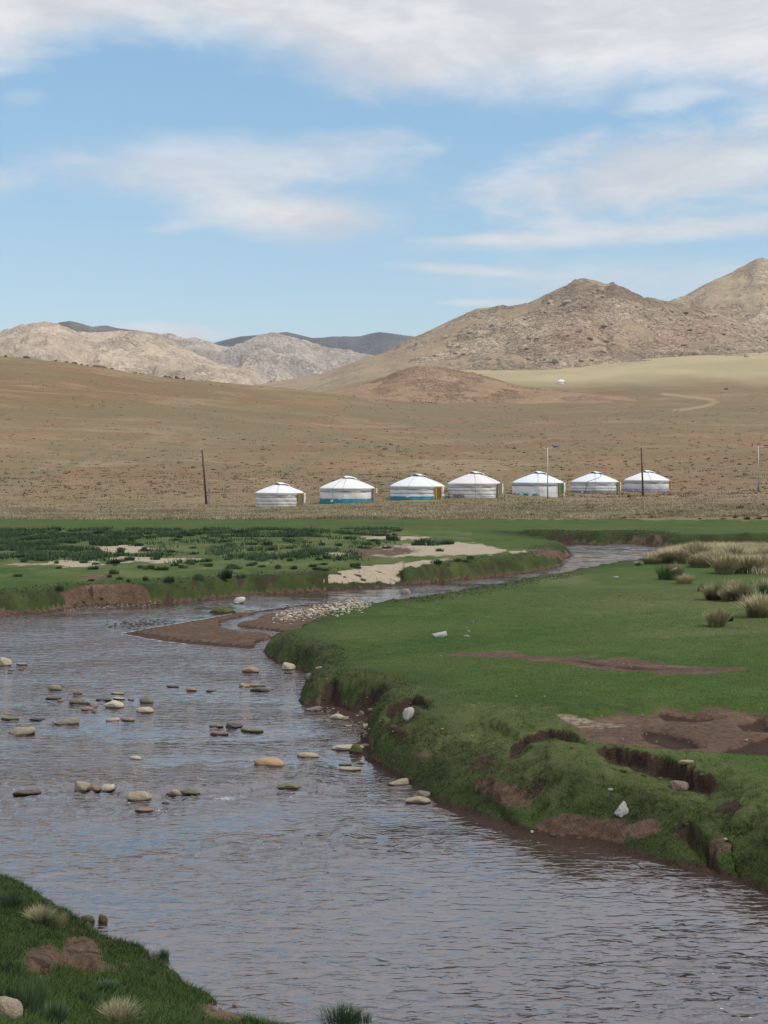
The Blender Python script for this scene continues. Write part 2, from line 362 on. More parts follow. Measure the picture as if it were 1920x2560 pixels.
near = D([(3500, 2700), (2000, 2480), (1400, 2390), (1000, 2290), (800, 2238), (700, 2216), (640, 2206), (580, 2188), (500, 2161), (470, 2141), (420, 2111), (380, 2086), (330, 2056), (262, 2036), (235, 2012), (170, 1985), (130, 1955), (60, 1920), (0, 1885), (-300, 1760), (-700, 1650), (-2500, 1500)], .72, .42)
POLY_W = np.array(far_left + far_shore + lip_far + bar_out + tip + mud_out + right_w + near)
POLY_M = np.array(far_left + far_shore + lip_far + bar_in + tip + mud_in + right_in + near)
CHAN = np.array(D([(655, 1312), (600, 1322), (545, 1333), (500, 1346), (492, 1353), (525, 1360), (565, 1366), (600, 1372), (612, 1379), (596, 1388), (576, 1398), (560, 1404)]))

def seg_dist(x, y, A, B):
    """min distance from points to segments A-B, chunked"""
    out = np.empty(len(x)); dx = (B - A)[:, 0]; dy = (B - A)[:, 1]; L = np.maximum(dx * dx + dy * dy, 1e-9)
    for i in range(0, len(x), 40000):
        px = x[i:i + 40000, None] - A[None, :, 0]; py = y[i:i + 40000, None] - A[None, :, 1]
        t = np.clip((px * dx + py * dy) / L, 0, 1)
        out[i:i + 40000] = np.sqrt(np.min((px - t * dx) ** 2 + (py - t * dy) ** 2, 1))
    return out
def inside(x, y, P):
    c = np.zeros(len(x), bool); j = len(P) - 1
    for i in range(len(P)):
        (xi, yi), (xj, yj) = P[i], P[j]
        if yi != yj:
            c ^= ((yi > y) != (yj > y)) & (x < (xj - xi) * (y - yi) / (yj - yi) + xi)
        j = i
    return c
def poly_sd(x, y, P):
    """signed distance, positive inside"""
    d = seg_dist(x, y, P, np.roll(P, -1, 0)); return np.where(inside(x, y, P), d, -d)
def line_dist(x, y, P): return seg_dist(x, y, P[:-1], P[1:])
def pxmask(px, py, pts, soft=8.0, amp=10.0, nx=None, disp=True):
    """soft-edged patch on the ground, traced in the photograph"""
    P = np.array(pts, float) * (S if disp else 1.0)
    out = np.zeros(len(px)); m = 40 + amp
    sel = (px > P[:, 0].min() - m) & (px < P[:, 0].max() + m) & (py > P[:, 1].min() - m) & (py < P[:, 1].max() + m)
    if not sel.any(): return out
    sq = 2.6   # the patches lie flat: measure across the foreshortening
    Q = P * [1, sq]
    d = poly_sd(px[sel], py[sel] * sq, Q)
    out[sel] = sst(-soft, soft, d + nx[sel] * amp)
    return out
SCARPS = [  # lip trace (display px), lip height, drop, face width, floor width, fade-out
    ([(1088, 1590), (1110, 1578), (1140, 1571), (1185, 1568), (1235, 1579), (1268, 1594)], .95, .19, .17, .15, 1.1),
    ([(1275, 1606), (1330, 1610), (1400, 1622), (1440, 1628), (1475, 1640), (1520, 1648), (1560, 1655)], .93, .24, .20, .15, 1.5),
    ([(1448, 1738), (1500, 1742), (1560, 1755), (1590, 1785), (1600, 1812), (1640, 1845), (1700, 1880), (1850, 1900)], .62, .20, .18, .15, 1.2),
    ([(672, 1480), (700, 1472), (722, 1470), (760, 1486), (800, 1488), (850, 1497)], .50, .24, .2, .4, 1.3),
    ([(836, 1527), (862, 1514), (895, 1512), (925, 1524)], .64, .34, .2, .7, 1.8),
    ([(1020, 1562), (1050, 1556), (1085, 1560), (1110, 1572)], .86, .12, .15, .25, 1.2),
    ([(985, 1690), (1030, 1694), (1075, 1712), (1110, 1735)], .34, .08, .12, .2, .8),
    ([(118, 1292), (160, 1285), (215, 1280), (280, 1281), (320, 1285)], .66, .30, .25, .4, 1.6),
    ([(35, 2068), (62, 2050), (100, 2040), (128, 2060)], 1.12, .09, .30, .3, .9),
    ([(140, 2030), (172, 2018), (200, 2030), (214, 2060)], 1.00, .09, .30, .3, .8),
    ([(1120, 1178), (1160, 1163), (1240, 1162), (1330, 1160), (1450, 1164)], .75, .0, .2, .4, 1.0),
]
SC = []
for (pts, zl, dh, w, a, b_) in SCARPS:
    P = np.array(D(pts, zl)); P = P[np.argsort(P[:, 0])]; SC.append((P, dh, w, a, b_))
PIT = [(1200, 1536), (1262, 1538), (1340, 1526), (1480, 1519), (1600, 1518), (1659, 1530), (1900, 1550), (1900, 1650), (1659, 1628), (1560, 1620), (1440, 1611), (1330, 1603), (1268, 1592), (1245, 1565)]
PIT_DARK = [[(1385, 1555), (1440, 1560), (1500, 1582), (1520, 1594), (1450, 1597), (1400, 1580)], [(1590, 1545), (1640, 1532), (1659, 1535), (1659, 1560), (1610, 1558)], [(1560, 1600), (1600, 1585), (1700, 1560), (1700, 1618), (1600, 1612)], [(1420, 1525), (1500, 1526), (1560, 1532), (1500, 1540), (1440, 1536)]]
STRIP = [(958, 1412), (1060, 1408), (1200, 1416), (1350, 1424), (1480, 1436), (1600, 1448), (1500, 1458), (1360, 1452), (1230, 1438), (1120, 1424)]

def ground(X, Y, masks=False):
    X = np.asarray(X, float).ravel(); Y = np.asarray(Y, float).ravel()
    n = len(X); px = 960 + F * X / Y
    base = tps_eval(CP, CW, np.stack([np.clip(px, -3000, 5000) / 600.0, 4 * np.log(np.maximum(Y, 5))], -1))
    lump = fbm(X / 3.2, Y / 3.2, 3, 11); fine = fbm(X / .55, Y / .55, 3, 21); big = fbm(X / 60, Y / 60, 4, 31)
    nearf = 1 - sst(105, 150, Y)
    base = base + lump * .075 * nearf + fine * .010 * nearf
    farf = sst(150, 300, Y)
    base = base + farf * (fbm(X / 26, Y / 26, 4, 5) * .55 + big * 1.6) + sst(135, 160, Y) * (1 - farf * .5) * fbm(X / 2.4, Y / 2.4, 3, 8) * .07
    z = base.copy(); dm = np.full(n, 50.0); dw = np.full(n, 50.0); bank = np.zeros(n)
    s_ = Y < 135
    if s_.any():
        x, y, bs, pxx = X[s_], Y[s_], base[s_], px[s_]
        wx = x + fbm(x / .9, y / .9, 3, 41) * .16; wy = y + fbm(x / .9, y / .9, 3, 51) * .16
        d1 = -poly_sd(wx, wy, POLY_W); d2 = -poly_sd(wx, wy, POLY_M)
        # width of the bank slope by place
        w = np.full(len(x), .75)
        w = np.where((y < 31) & (pxx > 880), .75 + 1.7 * sst(900, 1250, pxx) * sst(31, 26, y) , w)
        w = np.where((y < 20) & (y < 16.5) & (x < 3), .55, w)
        w = np.where((y > 58) & (y < 72) & (pxx > 820) & (pxx < 1010), 2.6, w)
        w = np.where(y > 85, 1.3, w)
        w = w * (1 + .45 * fbm(x / 1.7, y / 1.7, 2, 61))
        t = np.clip(d2 / w, 0, 1)
        prof = 1 - (1 - t) ** 2.6
        hum = (t > 0) * np.sin(np.pi * np.clip(t, 0, 1)) ** .7
        bk = hum * np.clip(1.4 - np.abs(y - 20) / 200, .5, 1.4)
        bar = .075 * sst(-.02, .7, d1) + .03 * sst(0, .4, d1) * fbm(x / .5, y / .5, 3, 71)
        cd = line_dist(x, y, CHAN); hw = .38 + .12 * np.sin(y * 2.1)
        bar = bar - .16 * (1 - sst(hw * .6, hw * 1.3, cd)) * (d2 < .1)
        zz = np.where(d1 > 0, bar + (bs - bar) * prof, -.25 * sst(0, .9, -d1) - .01)
        zz = zz + bk * (fbm(x / .42, y / .42, 4, 81) * .035 * (y < 40) + fbm(x / .9, y / .9, 3, 91) * (.065 + .12 * (y > 92) + .06 * (y > 45) * (y < 80)) + bk * (y > 45) * fbm(x / 2.2, y / 2.2, 2, 95) * .16)
        for k, (P, dh, fw, a, b_) in enumerate(SC):
            sel = (x > P[0, 0] - .3) & (x < P[-1, 0] + .3) & (y < P[:, 1].max() + 1) & (y > P[:, 1].min() - 5)
            if not sel.any() or dh == 0: continue
            xs = x[sel]; yl = np.interp(xs, P[:, 0], P[:, 1]) + .09 * fbm(xs / .5, y[sel] / .5, 3, 101 + k)
            tt = yl - y[sel]; L = P[-1, 0] - P[0, 0]
            tap = sst(-.1, .22 * L, xs - P[0, 0]) * sst(-.1, .22 * L, P[-1, 0] - xs)
            drop = dh * tap * sst(0, fw, tt) * (1 - sst(a, b_, tt))
            zz[sel] = np.maximum(zz[sel] - drop, np.minimum(zz[sel], .03))
        z[s_] = zz; dm[s_] = d2; dw[s_] = d1; bank[s_] = bk
    if not masks:
        py = HOR + (EYE - z) * F / Y
        pm = (Y > 20) & (Y < 32) & (px > 1300)
        if pm.any():
            nx = fbm(X / .8, Y / .8, 3, 201)
            z[pm] -= .13 * pxmask(px[pm], py[pm], PIT, 26, 10, nx[pm])
            for q in PIT_DARK: z[pm] -= .10 * pxmask(px[pm], py[pm], q, 12, 8, nx[pm])
        return z
    py = HOR + (EYE - z) * F / Y
    nx = fbm(X / .8, Y / .8, 4, 201) * 1.6; nb = fbm(X / 6, Y / 6, 4, 211)
    pit = pxmask(px, py, PIT, 26, 24, nx)
    dk = np.zeros(n)
    for q in PIT_DARK: dk = np.maximum(dk, pxmask(px, py, q, 12, 12, nx))
    z = z - .13 * pxmask(px, py, PIT, 26, 10, nx / 1.6)
    for q in PIT_DARK: z = z - .10 * pxmask(px, py, q, 12, 8, nx / 1.6)
    # --- cover masks
    gl = 1297 + 4 * sst(900, 1900, px) + 6 * fbm(X / 7, Y / 7, 3, 221) + 5 * fbm(X / 1.6, Y / 3, 3, 222) + 3 * nx
    green = sst(-5, 3, py - gl)
    green = np.maximum(green * (Y > 90), (Y <= 90) * 1.0)
    sand = np.zeros(n); soil = np.zeros(n)
    for q in [[(205, 1183), (240, 1178), (300, 1180), (345, 1186), (290, 1195), (235, 1194)],
              [(225, 1208), (265, 1203), (330, 1205), (420, 1206), (440, 1209), (400, 1216), (340, 1216), (290, 1213), (250, 1215)],
              [(110, 1215), (150, 1211), (200, 1213), (225, 1219), (200, 1226), (155, 1226), (120, 1222)], [(20, 1218), (60, 1217), (110, 1218), (60, 1221)],
              [(678, 1260), (705, 1246), (740, 1234), (790, 1224), (850, 1217), (930, 1209), (975, 1207), (935, 1217), (870, 1230), (850, 1241), (862, 1252), (850, 1262), (760, 1258)],
              [(700, 1195), (735, 1192), (770, 1196), (745, 1202)], [(775, 1188), (830, 1180), (900, 1176), (980, 1172), (1035, 1175), (1095, 1190), (1060, 1197), (960, 1199), (870, 1203), (800, 1203), (770, 1197)],
              [(780, 1160), (850, 1158), (930, 1160), (900, 1165), (800, 1165)], [(1100, 1190), (1135, 1187), (1140, 1194), (1105, 1196)]]:
        sand = np.maximum(sand, pxmask(px, py, q, 14, 14, nx))
    sand = np.maximum(sand, .62 * pxmask(px, py, [(1195, 1534), (1262, 1538), (1330, 1541), (1370, 1550), (1300, 1560), (1250, 1556)], 12, 14, nx))
    for q in [STRIP, [(1015, 1702), (1030, 1682), (1070, 1686), (1120, 1700), (1160, 1722), (1150, 1745), (1100, 1742), (1050, 1722)],
              [(1148, 1790), (1165, 1772), (1230, 1758), (1300, 1765), (1350, 1768), (1355, 1800), (1340, 1838), (1230, 1824), (1160, 1810)], [(1500, 1745), (1540, 1752), (1500, 1760)],
              [(140, 1278), (190, 1262), (260, 1260), (312, 1266), (325, 1285), (322, 1305), (200, 1311), (140, 1320)], [(165, 1245), (215, 1240), (242, 1242), (230, 1252), (190, 1254)],
              [(-60, 1318), (30, 1316), (40, 1332), (-60, 1340)],
              [(730, 1190), (790, 1184), (880, 1182), (900, 1190), (860, 1199), (790, 1203), (745, 1197)], [(1120, 1183), (1200, 1187), (1240, 1197), (1212, 1209), (1170, 1198)],
              [(45, 2070), (62, 2052), (108, 2042), (130, 2062), (128, 2105), (80, 2118), (50, 2100)], [(120, 2085), (150, 2030), (180, 2022), (205, 2040), (225, 2075), (262, 2095), (200, 2098), (150, 2100)],
              [(435, 2172), (470, 2158), (530, 2156), (592, 2180), (560, 2196), (500, 2206), (445, 2196)], [(885, 1627), (925, 1622), (930, 1632), (900, 1636)], [(1375, 1160), (1425, 1152), (1440, 1168), (1400, 1180), (1370, 1176)], [(1340, 1790), (1420, 1770), (1430, 1790), (1370, 1810)], [(1510, 1825), (1560, 1815), (1590, 1835), (1540, 1842)]]:
        soil = np.maximum(soil, pxmask(px, py, q, 22, 26, nx))
    soil = np.maximum(soil, pit * (1 - sand * .6) * .85)
    barm = (dm < .04) & (dw > -.5) & (Y < 120)
    soil = np.where((dm < .04) & (Y < 120), 1.0, soil)
    strip_dark = pxmask(px, py, [(1230, 1426), (1360, 1440), (1480, 1446), (1400, 1451), (1280, 1440)], 12, 12, nx)
    # steep broken faces show dark soil under the turf
    wet = np.zeros(n); near_ = Y < 130
    face = np.zeros(n)
    for k, (P, dh, fw, a, b_) in enumerate(SC):
        sel = near_ & (X > P[0, 0] - .3) & (X < P[-1, 0] + .3) & (Y < P[:, 1].max() + 1) & (Y > P[:, 1].min() - 2)
        if not sel.any() or dh < .13: continue
        xs = X[sel]; yl = np.interp(xs, P[:, 0], P[:, 1]) + .09 * fbm(xs / .5, Y[sel] / .5, 3, 101 + k); tt = yl - Y[sel]
        L = P[-1, 0] - P[0, 0]; tap = sst(-.05, .15 * L, xs - P[0, 0]) * sst(-.05, .15 * L, P[-1, 0] - xs)
        face[sel] = np.maximum(face[sel], tap * sst(-.01, .04, tt) * (1 - sst(fw * 1.1, fw * 1.1 + .16, tt + nx[sel] * .12 + .10 * fbm(X[sel] / .25, Y[sel] / .12, 3, 331))))
    wet = np.maximum(wet, face)
    wet = np.maximum(wet, dk); wet = np.maximum(wet, strip_dark * .7)
    wet = np.maximum(wet, near_ * (dw > -.4) * (1 - sst(.04, .13 + .04 * (Y > 40), z + nx * .03)) * .80)
    hang = near_ * (dm > 0) * (dm < 1.2) * sst(.2, .9, fbm(X / .6, Y / .6, 3, 231) * 1.5 + .15) * bank  # noise-driven dark blotches for the hollows of the bank
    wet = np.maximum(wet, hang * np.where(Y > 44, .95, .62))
    wet = np.where((dm < .04) & (Y > 40) & (Y < 125), np.minimum(wet, .36 + .25 * (z < .05)), wet)
    wet = np.maximum(wet, (Y > 92) * near_ * (dm > 0) * (dm < 1.5) * sst(-.1, .5, fbm(X / 2.2, Y / 2.2, 3, 233)) * .75)
    olive = np.zeros(n)
    olive = np.maximum(olive, .55 * sst(1300, 1800, px) * sst(60, 48, Y) * (Y > 36) * (1 + nb)) + .25 * np.clip(nb + .15, 0, 1)
    olive = np.maximum(olive, .8 * pxmask(px, py, [(1000, 1232), (1150, 1225), (1250, 1240), (1300, 1262), (1200, 1262), (1050, 1242)], 40, 20, nx))
    olive = np.maximum(olive, .25 * bank * (Y > 45) * (Y < 75)); olive = np.maximum(olive, .45 * bank * (Y < 45))
    olive = np.maximum(olive, (.34 + 1.3 * fbm(X / 2.4, Y / 3.4, 4, 241)) * (Y > 58) * (Y < 100) * (px < 1180) * (dm > 1.2))
    olive = np.maximum(olive, .7 * pxmask(px, py, [(870, 1590), (960, 1600), (1100, 1640), (1250, 1700), (1200, 1740), (1000, 1700), (900, 1650)], 60, 60, nx))
    pale = sst(640, 730, Y + 25 * fbm(X / 60, Y / 60, 3, 251)) * sst(850, 1150, px)
    pale = np.maximum(pale, sst(640, 900, Y) * .45)
    ftr = fbm(X / 45, Y / 70, 4, 261)
    tint = np.clip((ftr * 1.6 + .2), 0, 1) * (Y > 150) * .75 * (1 - pale)
    tint = np.maximum(tint, .8 * sst(1250, 1285, py + nx * 6) * (Y > 100))
    tint = np.maximum(tint, .55 * sst(28, 8, np.abs(py - (1030 + 6 * nb)) ) * (px < 1920) * (Y > 200))
    red = np.clip(fbm(X / 30, Y / 50, 4, 271) * 1.8 - .25, 0, 1) * (Y > 170) * .8
    red = np.maximum(red, sst(470, 540, Y) * sst(700, 600, Y) * sst(820, 980, px) * sst(1560, 1300, px) * .85)
    tr = np.array([(1690, 1026), (1730, 1021), (1765, 1015), (1790, 1005), (1775, 998), (1740, 994), (1660, 985)], float) * [1, 3]
    trk = np.zeros(n); sel = (Y > 330) & (px > 1600) & (px < 1900)
    if sel.any(): trk[sel] = 1 - sst(2, 7, np.abs(line_dist(px[sel], py[sel] * 3, tr) - 4))
    t2 = np.array([(700, 1253), (900, 1250), (1240, 1253), (1400, 1250), (1600, 1244), (1920, 1236)], float) * [1, 3]
    sel = (Y > 140) & (Y < 200); 
    if sel.any(): trk[sel] = np.maximum(trk[sel], .55 * (1 - sst(2, 9, line_dist(px[sel], py[sel] * 3, t2))) * (fbm(X[sel] / 9, Y[sel] / 9, 2, 5) > -.15))
    pale = np.maximum(pale, trk * .45)
    wash = np.zeros(n); sel = (Y > 180) & (Y < 420)
    if sel.any():
        for q in ([(770, 1090), (830, 1100), (880, 1110), (960, 1118), (1010, 1122), (1100, 1120)], [(700, 1180), (770, 1150), (850, 1128), (880, 1118)], [(120, 1120), (250, 1125), (330, 1148), (560, 1170)], [(0, 1200), (150, 1175), (260, 1120)], [(900, 1035), (1000, 1055), (1150, 1062), (1300, 1055)]):
            wash[sel] = np.maximum(wash[sel], (1 - sst(3, 16, line_dist(px[sel], py[sel] * 2, np.array(q, float) * [1, 2]) + 14 * fbm(X[sel] / 4, Y[sel] / 4, 3, 9))))
    tint = np.maximum(tint, wash * .9) * (1 - green * (Y > 90))
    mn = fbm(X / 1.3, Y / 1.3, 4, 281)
    moss = near_ * (dm > 0) * np.clip(sst(2.3, .3, dm + mn * 1.4) * (.72 + 1.1 * mn), 0, 1) * np.where(Y < 46, 1.05, 1.15) * (Y < 90)  # bank moss, made darker to stand for cloud shade on the meadow too
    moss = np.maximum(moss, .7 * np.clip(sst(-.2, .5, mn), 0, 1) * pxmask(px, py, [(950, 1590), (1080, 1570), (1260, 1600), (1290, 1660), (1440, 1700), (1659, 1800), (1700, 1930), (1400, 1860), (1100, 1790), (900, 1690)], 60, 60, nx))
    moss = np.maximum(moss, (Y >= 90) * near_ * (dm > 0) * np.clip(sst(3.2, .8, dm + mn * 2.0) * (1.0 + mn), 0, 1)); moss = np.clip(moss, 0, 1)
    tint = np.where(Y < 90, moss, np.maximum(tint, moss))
    hd = (Y < 16) * soil * sst(-.1, .4, fbm(X / .22, Y / .22, 3, 283)) * .75; wet = np.maximum(wet, hd)
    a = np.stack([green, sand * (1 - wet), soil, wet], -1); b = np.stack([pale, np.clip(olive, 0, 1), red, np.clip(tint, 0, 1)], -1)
    return z, a, b, bank, dm, px, py

def ground_grid(name, cols, rows, mat, label):
    U, R = np.meshgrid((cols - 960) / F, rows); X = (U * R).ravel(); Y = R.ravel()
    z, a, b, bank, dm, px, py = ground(X, Y, True)
    # crumbly, slightly overhanging banks
    j = bank * (Y < 70)
    X2 = X + j * fbm(X / .3, z * 3 + Y / .3, 3, 301) * .10; Y2 = Y + j * fbm(X / .3 + 9, z * 3 + Y / .3, 3, 311) * .10
    me = mesh_from(name, np.stack([X2, Y2, z], -1), grid_faces(len(rows), len(cols)), True, mat, colors={'cover_a': a, 'cover_b': b})
    o = link(name, me); tag(o, label, None, None, 'structure'); return o

cols = np.concatenate([np.linspace(-1000, -60, 60, endpoint=False), np.linspace(-60, 1980, 560, endpoint=False), np.linspace(1980, 2920, 61)])
rows = [6.0]
while rows[-1] < 262:
    y = rows[-1]; st = y * y * 2.5 / (F * 4.3)
    if y > 40: st = .21
    if y > 72: st = .34
    if y > 104: st = .5 + (y - 104) * .02
    rows.append(y + max(st, .02))
rows = np.array(rows)
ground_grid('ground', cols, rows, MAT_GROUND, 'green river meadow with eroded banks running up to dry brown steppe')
rows2 = [rows[-1]]
while rows2[-1] < 1400: rows2.append(rows2[-1] * (1.006 if rows2[-1] < 640 else 1.02))
cols2 = np.linspace(-1000, 2920, 520)
# share the seam row exactly by sampling the same function
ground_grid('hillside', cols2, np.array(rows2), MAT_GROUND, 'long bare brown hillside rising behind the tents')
def flat_ground():
    m, g, b = mat_new('plain_earth'); b.inputs['Base Color'].default_value = (.22, .17, .1, 1); b.inputs['Roughness'].default_value = 1
    a = np.linspace(0, 2 * np.pi, 65)[:-1]; v = [(0, 0, -1.2)] + [(8500 * math.cos(t), 8500 * math.sin(t), -1.2) for t in a]
    f = [(0, i + 1, (i + 1) % 64 + 1) for i in range(64)]
    tag(link('plain', mesh_from('plain', v, np.array(f), False, m)), 'wide low plain under the hills', None, None, 'structure')
flat_ground()

# ------------------------------------------------------------------ hills
def ridge(name, label, crest, Yc, Yf, mat, nc=600, nr=110, footz=None, noise=(0, 1), spur=.5, seed=0, rock=None, cols=(-1000, 2920), crag=0.0, cell=6.0, redf=None, back=1.5, pw=1.25):
    c = np.array(crest, float); pxs = np.linspace(cols[0], cols[1], nc)
    cp = np.interp(pxs, c[:, 0], c[:, 1]); 
    t = np.concatenate([np.linspace(0, 1, nr), 1 + np.linspace(0, back - 1, nr // 4 + 1)[1:]])
    u = (pxs - 960) / F; YC = Yc * (1 + .04 * fbm(pxs / 260, pxs * 0 + seed, 3, seed)); 
    zcst = EYE + (HOR - cp) * YC / F
    T, Ug = np.meshgrid(t, u, indexing='ij'); YCg = np.broadcast_to(YC, T.shape); ZC = np.broadcast_to(zcst, T.shape)
    Yg = Yf + (YCg - Yf) * T; Xg = Ug * Yg
    fz = np.full(T.shape[1], footz) if footz is not None else ground(u * Yf, np.full(len(u), Yf)) - 1.5
    FZ = np.broadcast_to(fz, T.shape)
    sc = Yc / 1000.0
    sp = fbm(Xg / (110 * sc), Yg / (260 * sc), 4, seed + 3)
    tt = np.clip(T, 0, 1); q = pw * np.exp(spur * sp * 1.4)
    prof = tt ** q
    H = np.maximum(ZC - FZ, 0.5)
    z = FZ + H * prof - (T > 1) * (T - 1) * H * 1.4
    env = np.sin(np.pi * np.clip(tt, 0, 1)) ** .6 + .0
    A, lam = noise
    rg = fbm(Xg / lam, Yg / lam, 6, seed + 9, .55, True)
    z = z + env * A * rg * np.clip(H / (60 * sc), .1, 1.2)
    if crag:
        rk = rock(960 + F * Ug, HOR + (EYE - z) * F / Yg, Xg, Yg) if rock else np.ones_like(z)
        sx = Xg + fbm(Xg / 9, Yg / 9, 2, seed + 5) * 3; sy = Yg * .8 + z * .9
        d1, d2, rv = worley((sx * .8 + sy * .35) / cell, sy / (cell * .8), seed + 2); e1, e2, ev = worley(sx / (cell * .42), sy / (cell * .42), seed + 4)
        blk = (np.clip((d2 - d1) * 2.4, 0, 1) - .55 + (rv - .5) * 1.0) * crag + (np.clip((e2 - e1) * 2.4, 0, 1) - .5 + (ev - .5)) * crag * .42
        z = z + rk * blk * np.clip(H / 12, 0, 1)
    else:
        rk = np.clip(.5 + .5 * rg, 0, 1)
    rd = redf(960 + F * Ug, HOR + (EYE - z) * F / Yg, Xg, Yg) if redf else np.zeros_like(z)
    v = np.stack([Xg.ravel(), Yg.ravel(), z.ravel()], -1)
    me = mesh_from(name, v, grid_faces(len(t), nc), not crag, mat, attrs={'rock': rk, 'red': rd})
    o = link(name, me); tag(o, label, None, None, 'structure'); return o, v.reshape(len(t), nc, 3), rk

E = [(-1000, 1000), (300, 1000), (500, 985), (640, 962), (800, 935), (900, 900), (960, 883), (1018, 851), (1076, 825), (1134, 797), (1192, 772), (1249, 766), (1319, 759), (1365, 736), (1411, 715), (1440, 698), (1458, 695), (1492, 702), (1516, 710), (1533, 707), (1552, 716), (1573, 727), (1608, 743), (1666, 752), (1712, 762), (1770, 768), (1828, 788), (1920, 817), (2100, 850), (2500, 900), (2920, 930)]
def rockE(px, py, X, Y):
    n = 1.35 * fbm(X / 34, Y / 50, 3, 401) + .5 * fbm(X / 12, Y / 16, 3, 411)
    base = sst(1000, 1180, px) * .55 + .25 * sst(1250, 1400, px) - .30 * sst(1300, 1480, px) * sst(760, 700, py)
    top = sst(1500, 1560, px) * sst(790, 740, py) * .5
    return np.clip(sst(.36, .60, base + top + n * .85 + .02) * sst(975, 925, py + 10 * n), 0, 1)
def redE(px, py, X, Y):
    n = fbm(X / 35, Y / 45, 3, 421)
    a = np.exp(-((px - 1480) / 130) ** 2 - ((py - 850) / 45) ** 2) + np.exp(-((px - 1760) / 120) ** 2 - ((py - 830) / 50) ** 2) + .6 * np.exp(-((px - 1560) / 60) ** 2 - ((py - 722) / 20) ** 2)
    return np.clip(a * .75 + n * .5 * a, 0, 1)
MAT_E = rock_hill_material('rocky_hill_stone', (0.37, 0.285, 0.20), (0.53, 0.43, 0.325), (0.36, 0.29, 0.22), (0.15, 0.112, 0.083), 1.0, .8)
oE, vE, rkE = ridge('rocky_hill', 'brown rocky hill covered with broken granite outcrops right of centre', E, 1000, 790, MAT_E, 760, 190, None, (5, 60), .35, 7, rockE, (560, 2300), .90, 6.5, redE, 1.6)
Fp = [(1200, 900), (1500, 830), (1600, 790), (1683, 748), (1712, 739), (1770, 707), (1828, 681), (1860, 664), (1886, 649), (1903, 643), (1920, 648), (1980, 652), (2080, 640), (2250, 700), (2600, 740), (2920, 800)]
MAT_F = rock_hill_material('peak_stone', (0.44, 0.35, 0.245), (0.56, 0.455, 0.34), (0.45, 0.365, 0.275), (0.18, 0.14, 0.11), .7, 1.0)
ridge('rocky_peak', 'steep tan rocky peak at the right edge behind the nearer hill', Fp, 1500, 1120, MAT_F, 420, 110, 50, (9, 70), .3, 17, lambda px, py, X, Y: np.clip(.4 + fbm(X / 50, Y / 60, 4, 431), 0, 1), (1200, 2920), 1.0, 8.0, None, 1.4)
Cc = [(-1000, 760), (-400, 800), (-100, 838), (0, 832), (45, 816), (80, 808), (116, 804), (145, 810), (191, 829), (225, 833), (260, 832), (300, 830), (347, 829), (393, 838), (434, 858), (470, 876), (492, 890), (550, 913), (600, 924), (625, 930), (642, 950), (680, 975), (760, 1010), (2920, 1050)]
MAT_C = rock_hill_material('pale_mountain_rock', (0.55, 0.44, 0.335), (0.62, 0.51, 0.40), (0.52, 0.405, 0.31), (0.44, 0.35, 0.27), .35, 1.8)  # pale rock, lightened further in place of stronger sunlight on it
ridge('pale_mountain', 'pale tan rocky mountain on the left beyond the brown slope', Cc, 2600, 1900, MAT_C, 420, 130, 10, (34, 260), .75, 27, lambda px, py, X, Y: np.clip(.55 + fbm(X / 120, Y / 120, 4, 441), 0, 1), (-1000, 1200), 3.6, 20.0, None, 1.3, 1.1)
Dd = [(150, 900), (300, 860), (393, 838), (428, 840), (463, 852), (490, 853), (521, 857), (550, 864), (579, 867), (610, 856), (636, 846), (660, 840), (683, 837), (710, 840), (741, 846), (775, 857), (810, 870), (868, 881), (926, 887), (1000, 905), (1100, 930), (1300, 960)]
MAT_D = rock_hill_material('grey_pink_mountain_rock', (0.50, 0.425, 0.35), (0.58, 0.50, 0.42), (0.44, 0.375, 0.33), (0.36, 0.31, 0.275), .3, 3.0)
ridge('middle_mountain', 'hazy greyish pink mountain in the middle of the skyline', Dd, 3700, 2900, MAT_D, 330, 100, 10, (60, 330), .8, 37, lambda px, py, X, Y: np.clip(.5 + fbm(X / 160, Y / 160, 4, 451), 0, 1), (150, 1300), 4.2, 26.0, None, 1.3, 1.1)
Bb = [(-300, 880), (60, 850), (148, 806), (174, 802), (202, 808), (231, 817), (266, 814), (301, 822), (347, 826), (393, 834), (434, 842), (520, 862), (640, 900), (800, 930)]
MAT_B = rock_hill_material('dark_mountain_rock', (0.20, 0.19, 0.175), (0.25, 0.235, 0.215), (0.18, 0.17, 0.16), (0.12, 0.11, 0.105), .25, 5.0)
ridge('dark_mountain', 'dark bluish mountain top showing behind the pale mountain at left', Bb, 4800, 4000, MAT_B, 180, 50, 20, (60, 300), .6, 47, None, (-300, 800), 0, 20, None, 1.3)
Aa = [(300, 900), (480, 868), (535, 857), (570, 848), (602, 841), (640, 838), (671, 836), (695, 832), (717, 830), (745, 836), (781, 845), (805, 844), (833, 841), (870, 842), (903, 840), (925, 834), (949, 830), (975, 833), (1010, 838), (1041, 842), (1100, 850), (1250, 880), (1500, 900)]
MAT_A = rock_hill_material('blue_ridge_rock', (0.15, 0.145, 0.15), (0.17, 0.165, 0.17), (0.13, 0.125, 0.13), (0.10, 0.095, 0.10), .15, 6.0)
ridge('blue_ridge', 'far blue grey mountain ridge on the horizon in the middle', Aa, 7000, 6000, MAT_A, 240, 50, 40, (70, 400), .6, 57, None, (300, 1500), 0, 20, None, 1.3)
K = [(760, 1010), (800, 986), (860, 975), (920, 955), (960, 944), (995, 927), (1020, 920), (1047, 914), (1075, 913), (1105, 918), (1150, 926), (1192, 935), (1240, 947), (1278, 959), (1354, 972), (1452, 983), (1560, 992), (1650, 1010)]
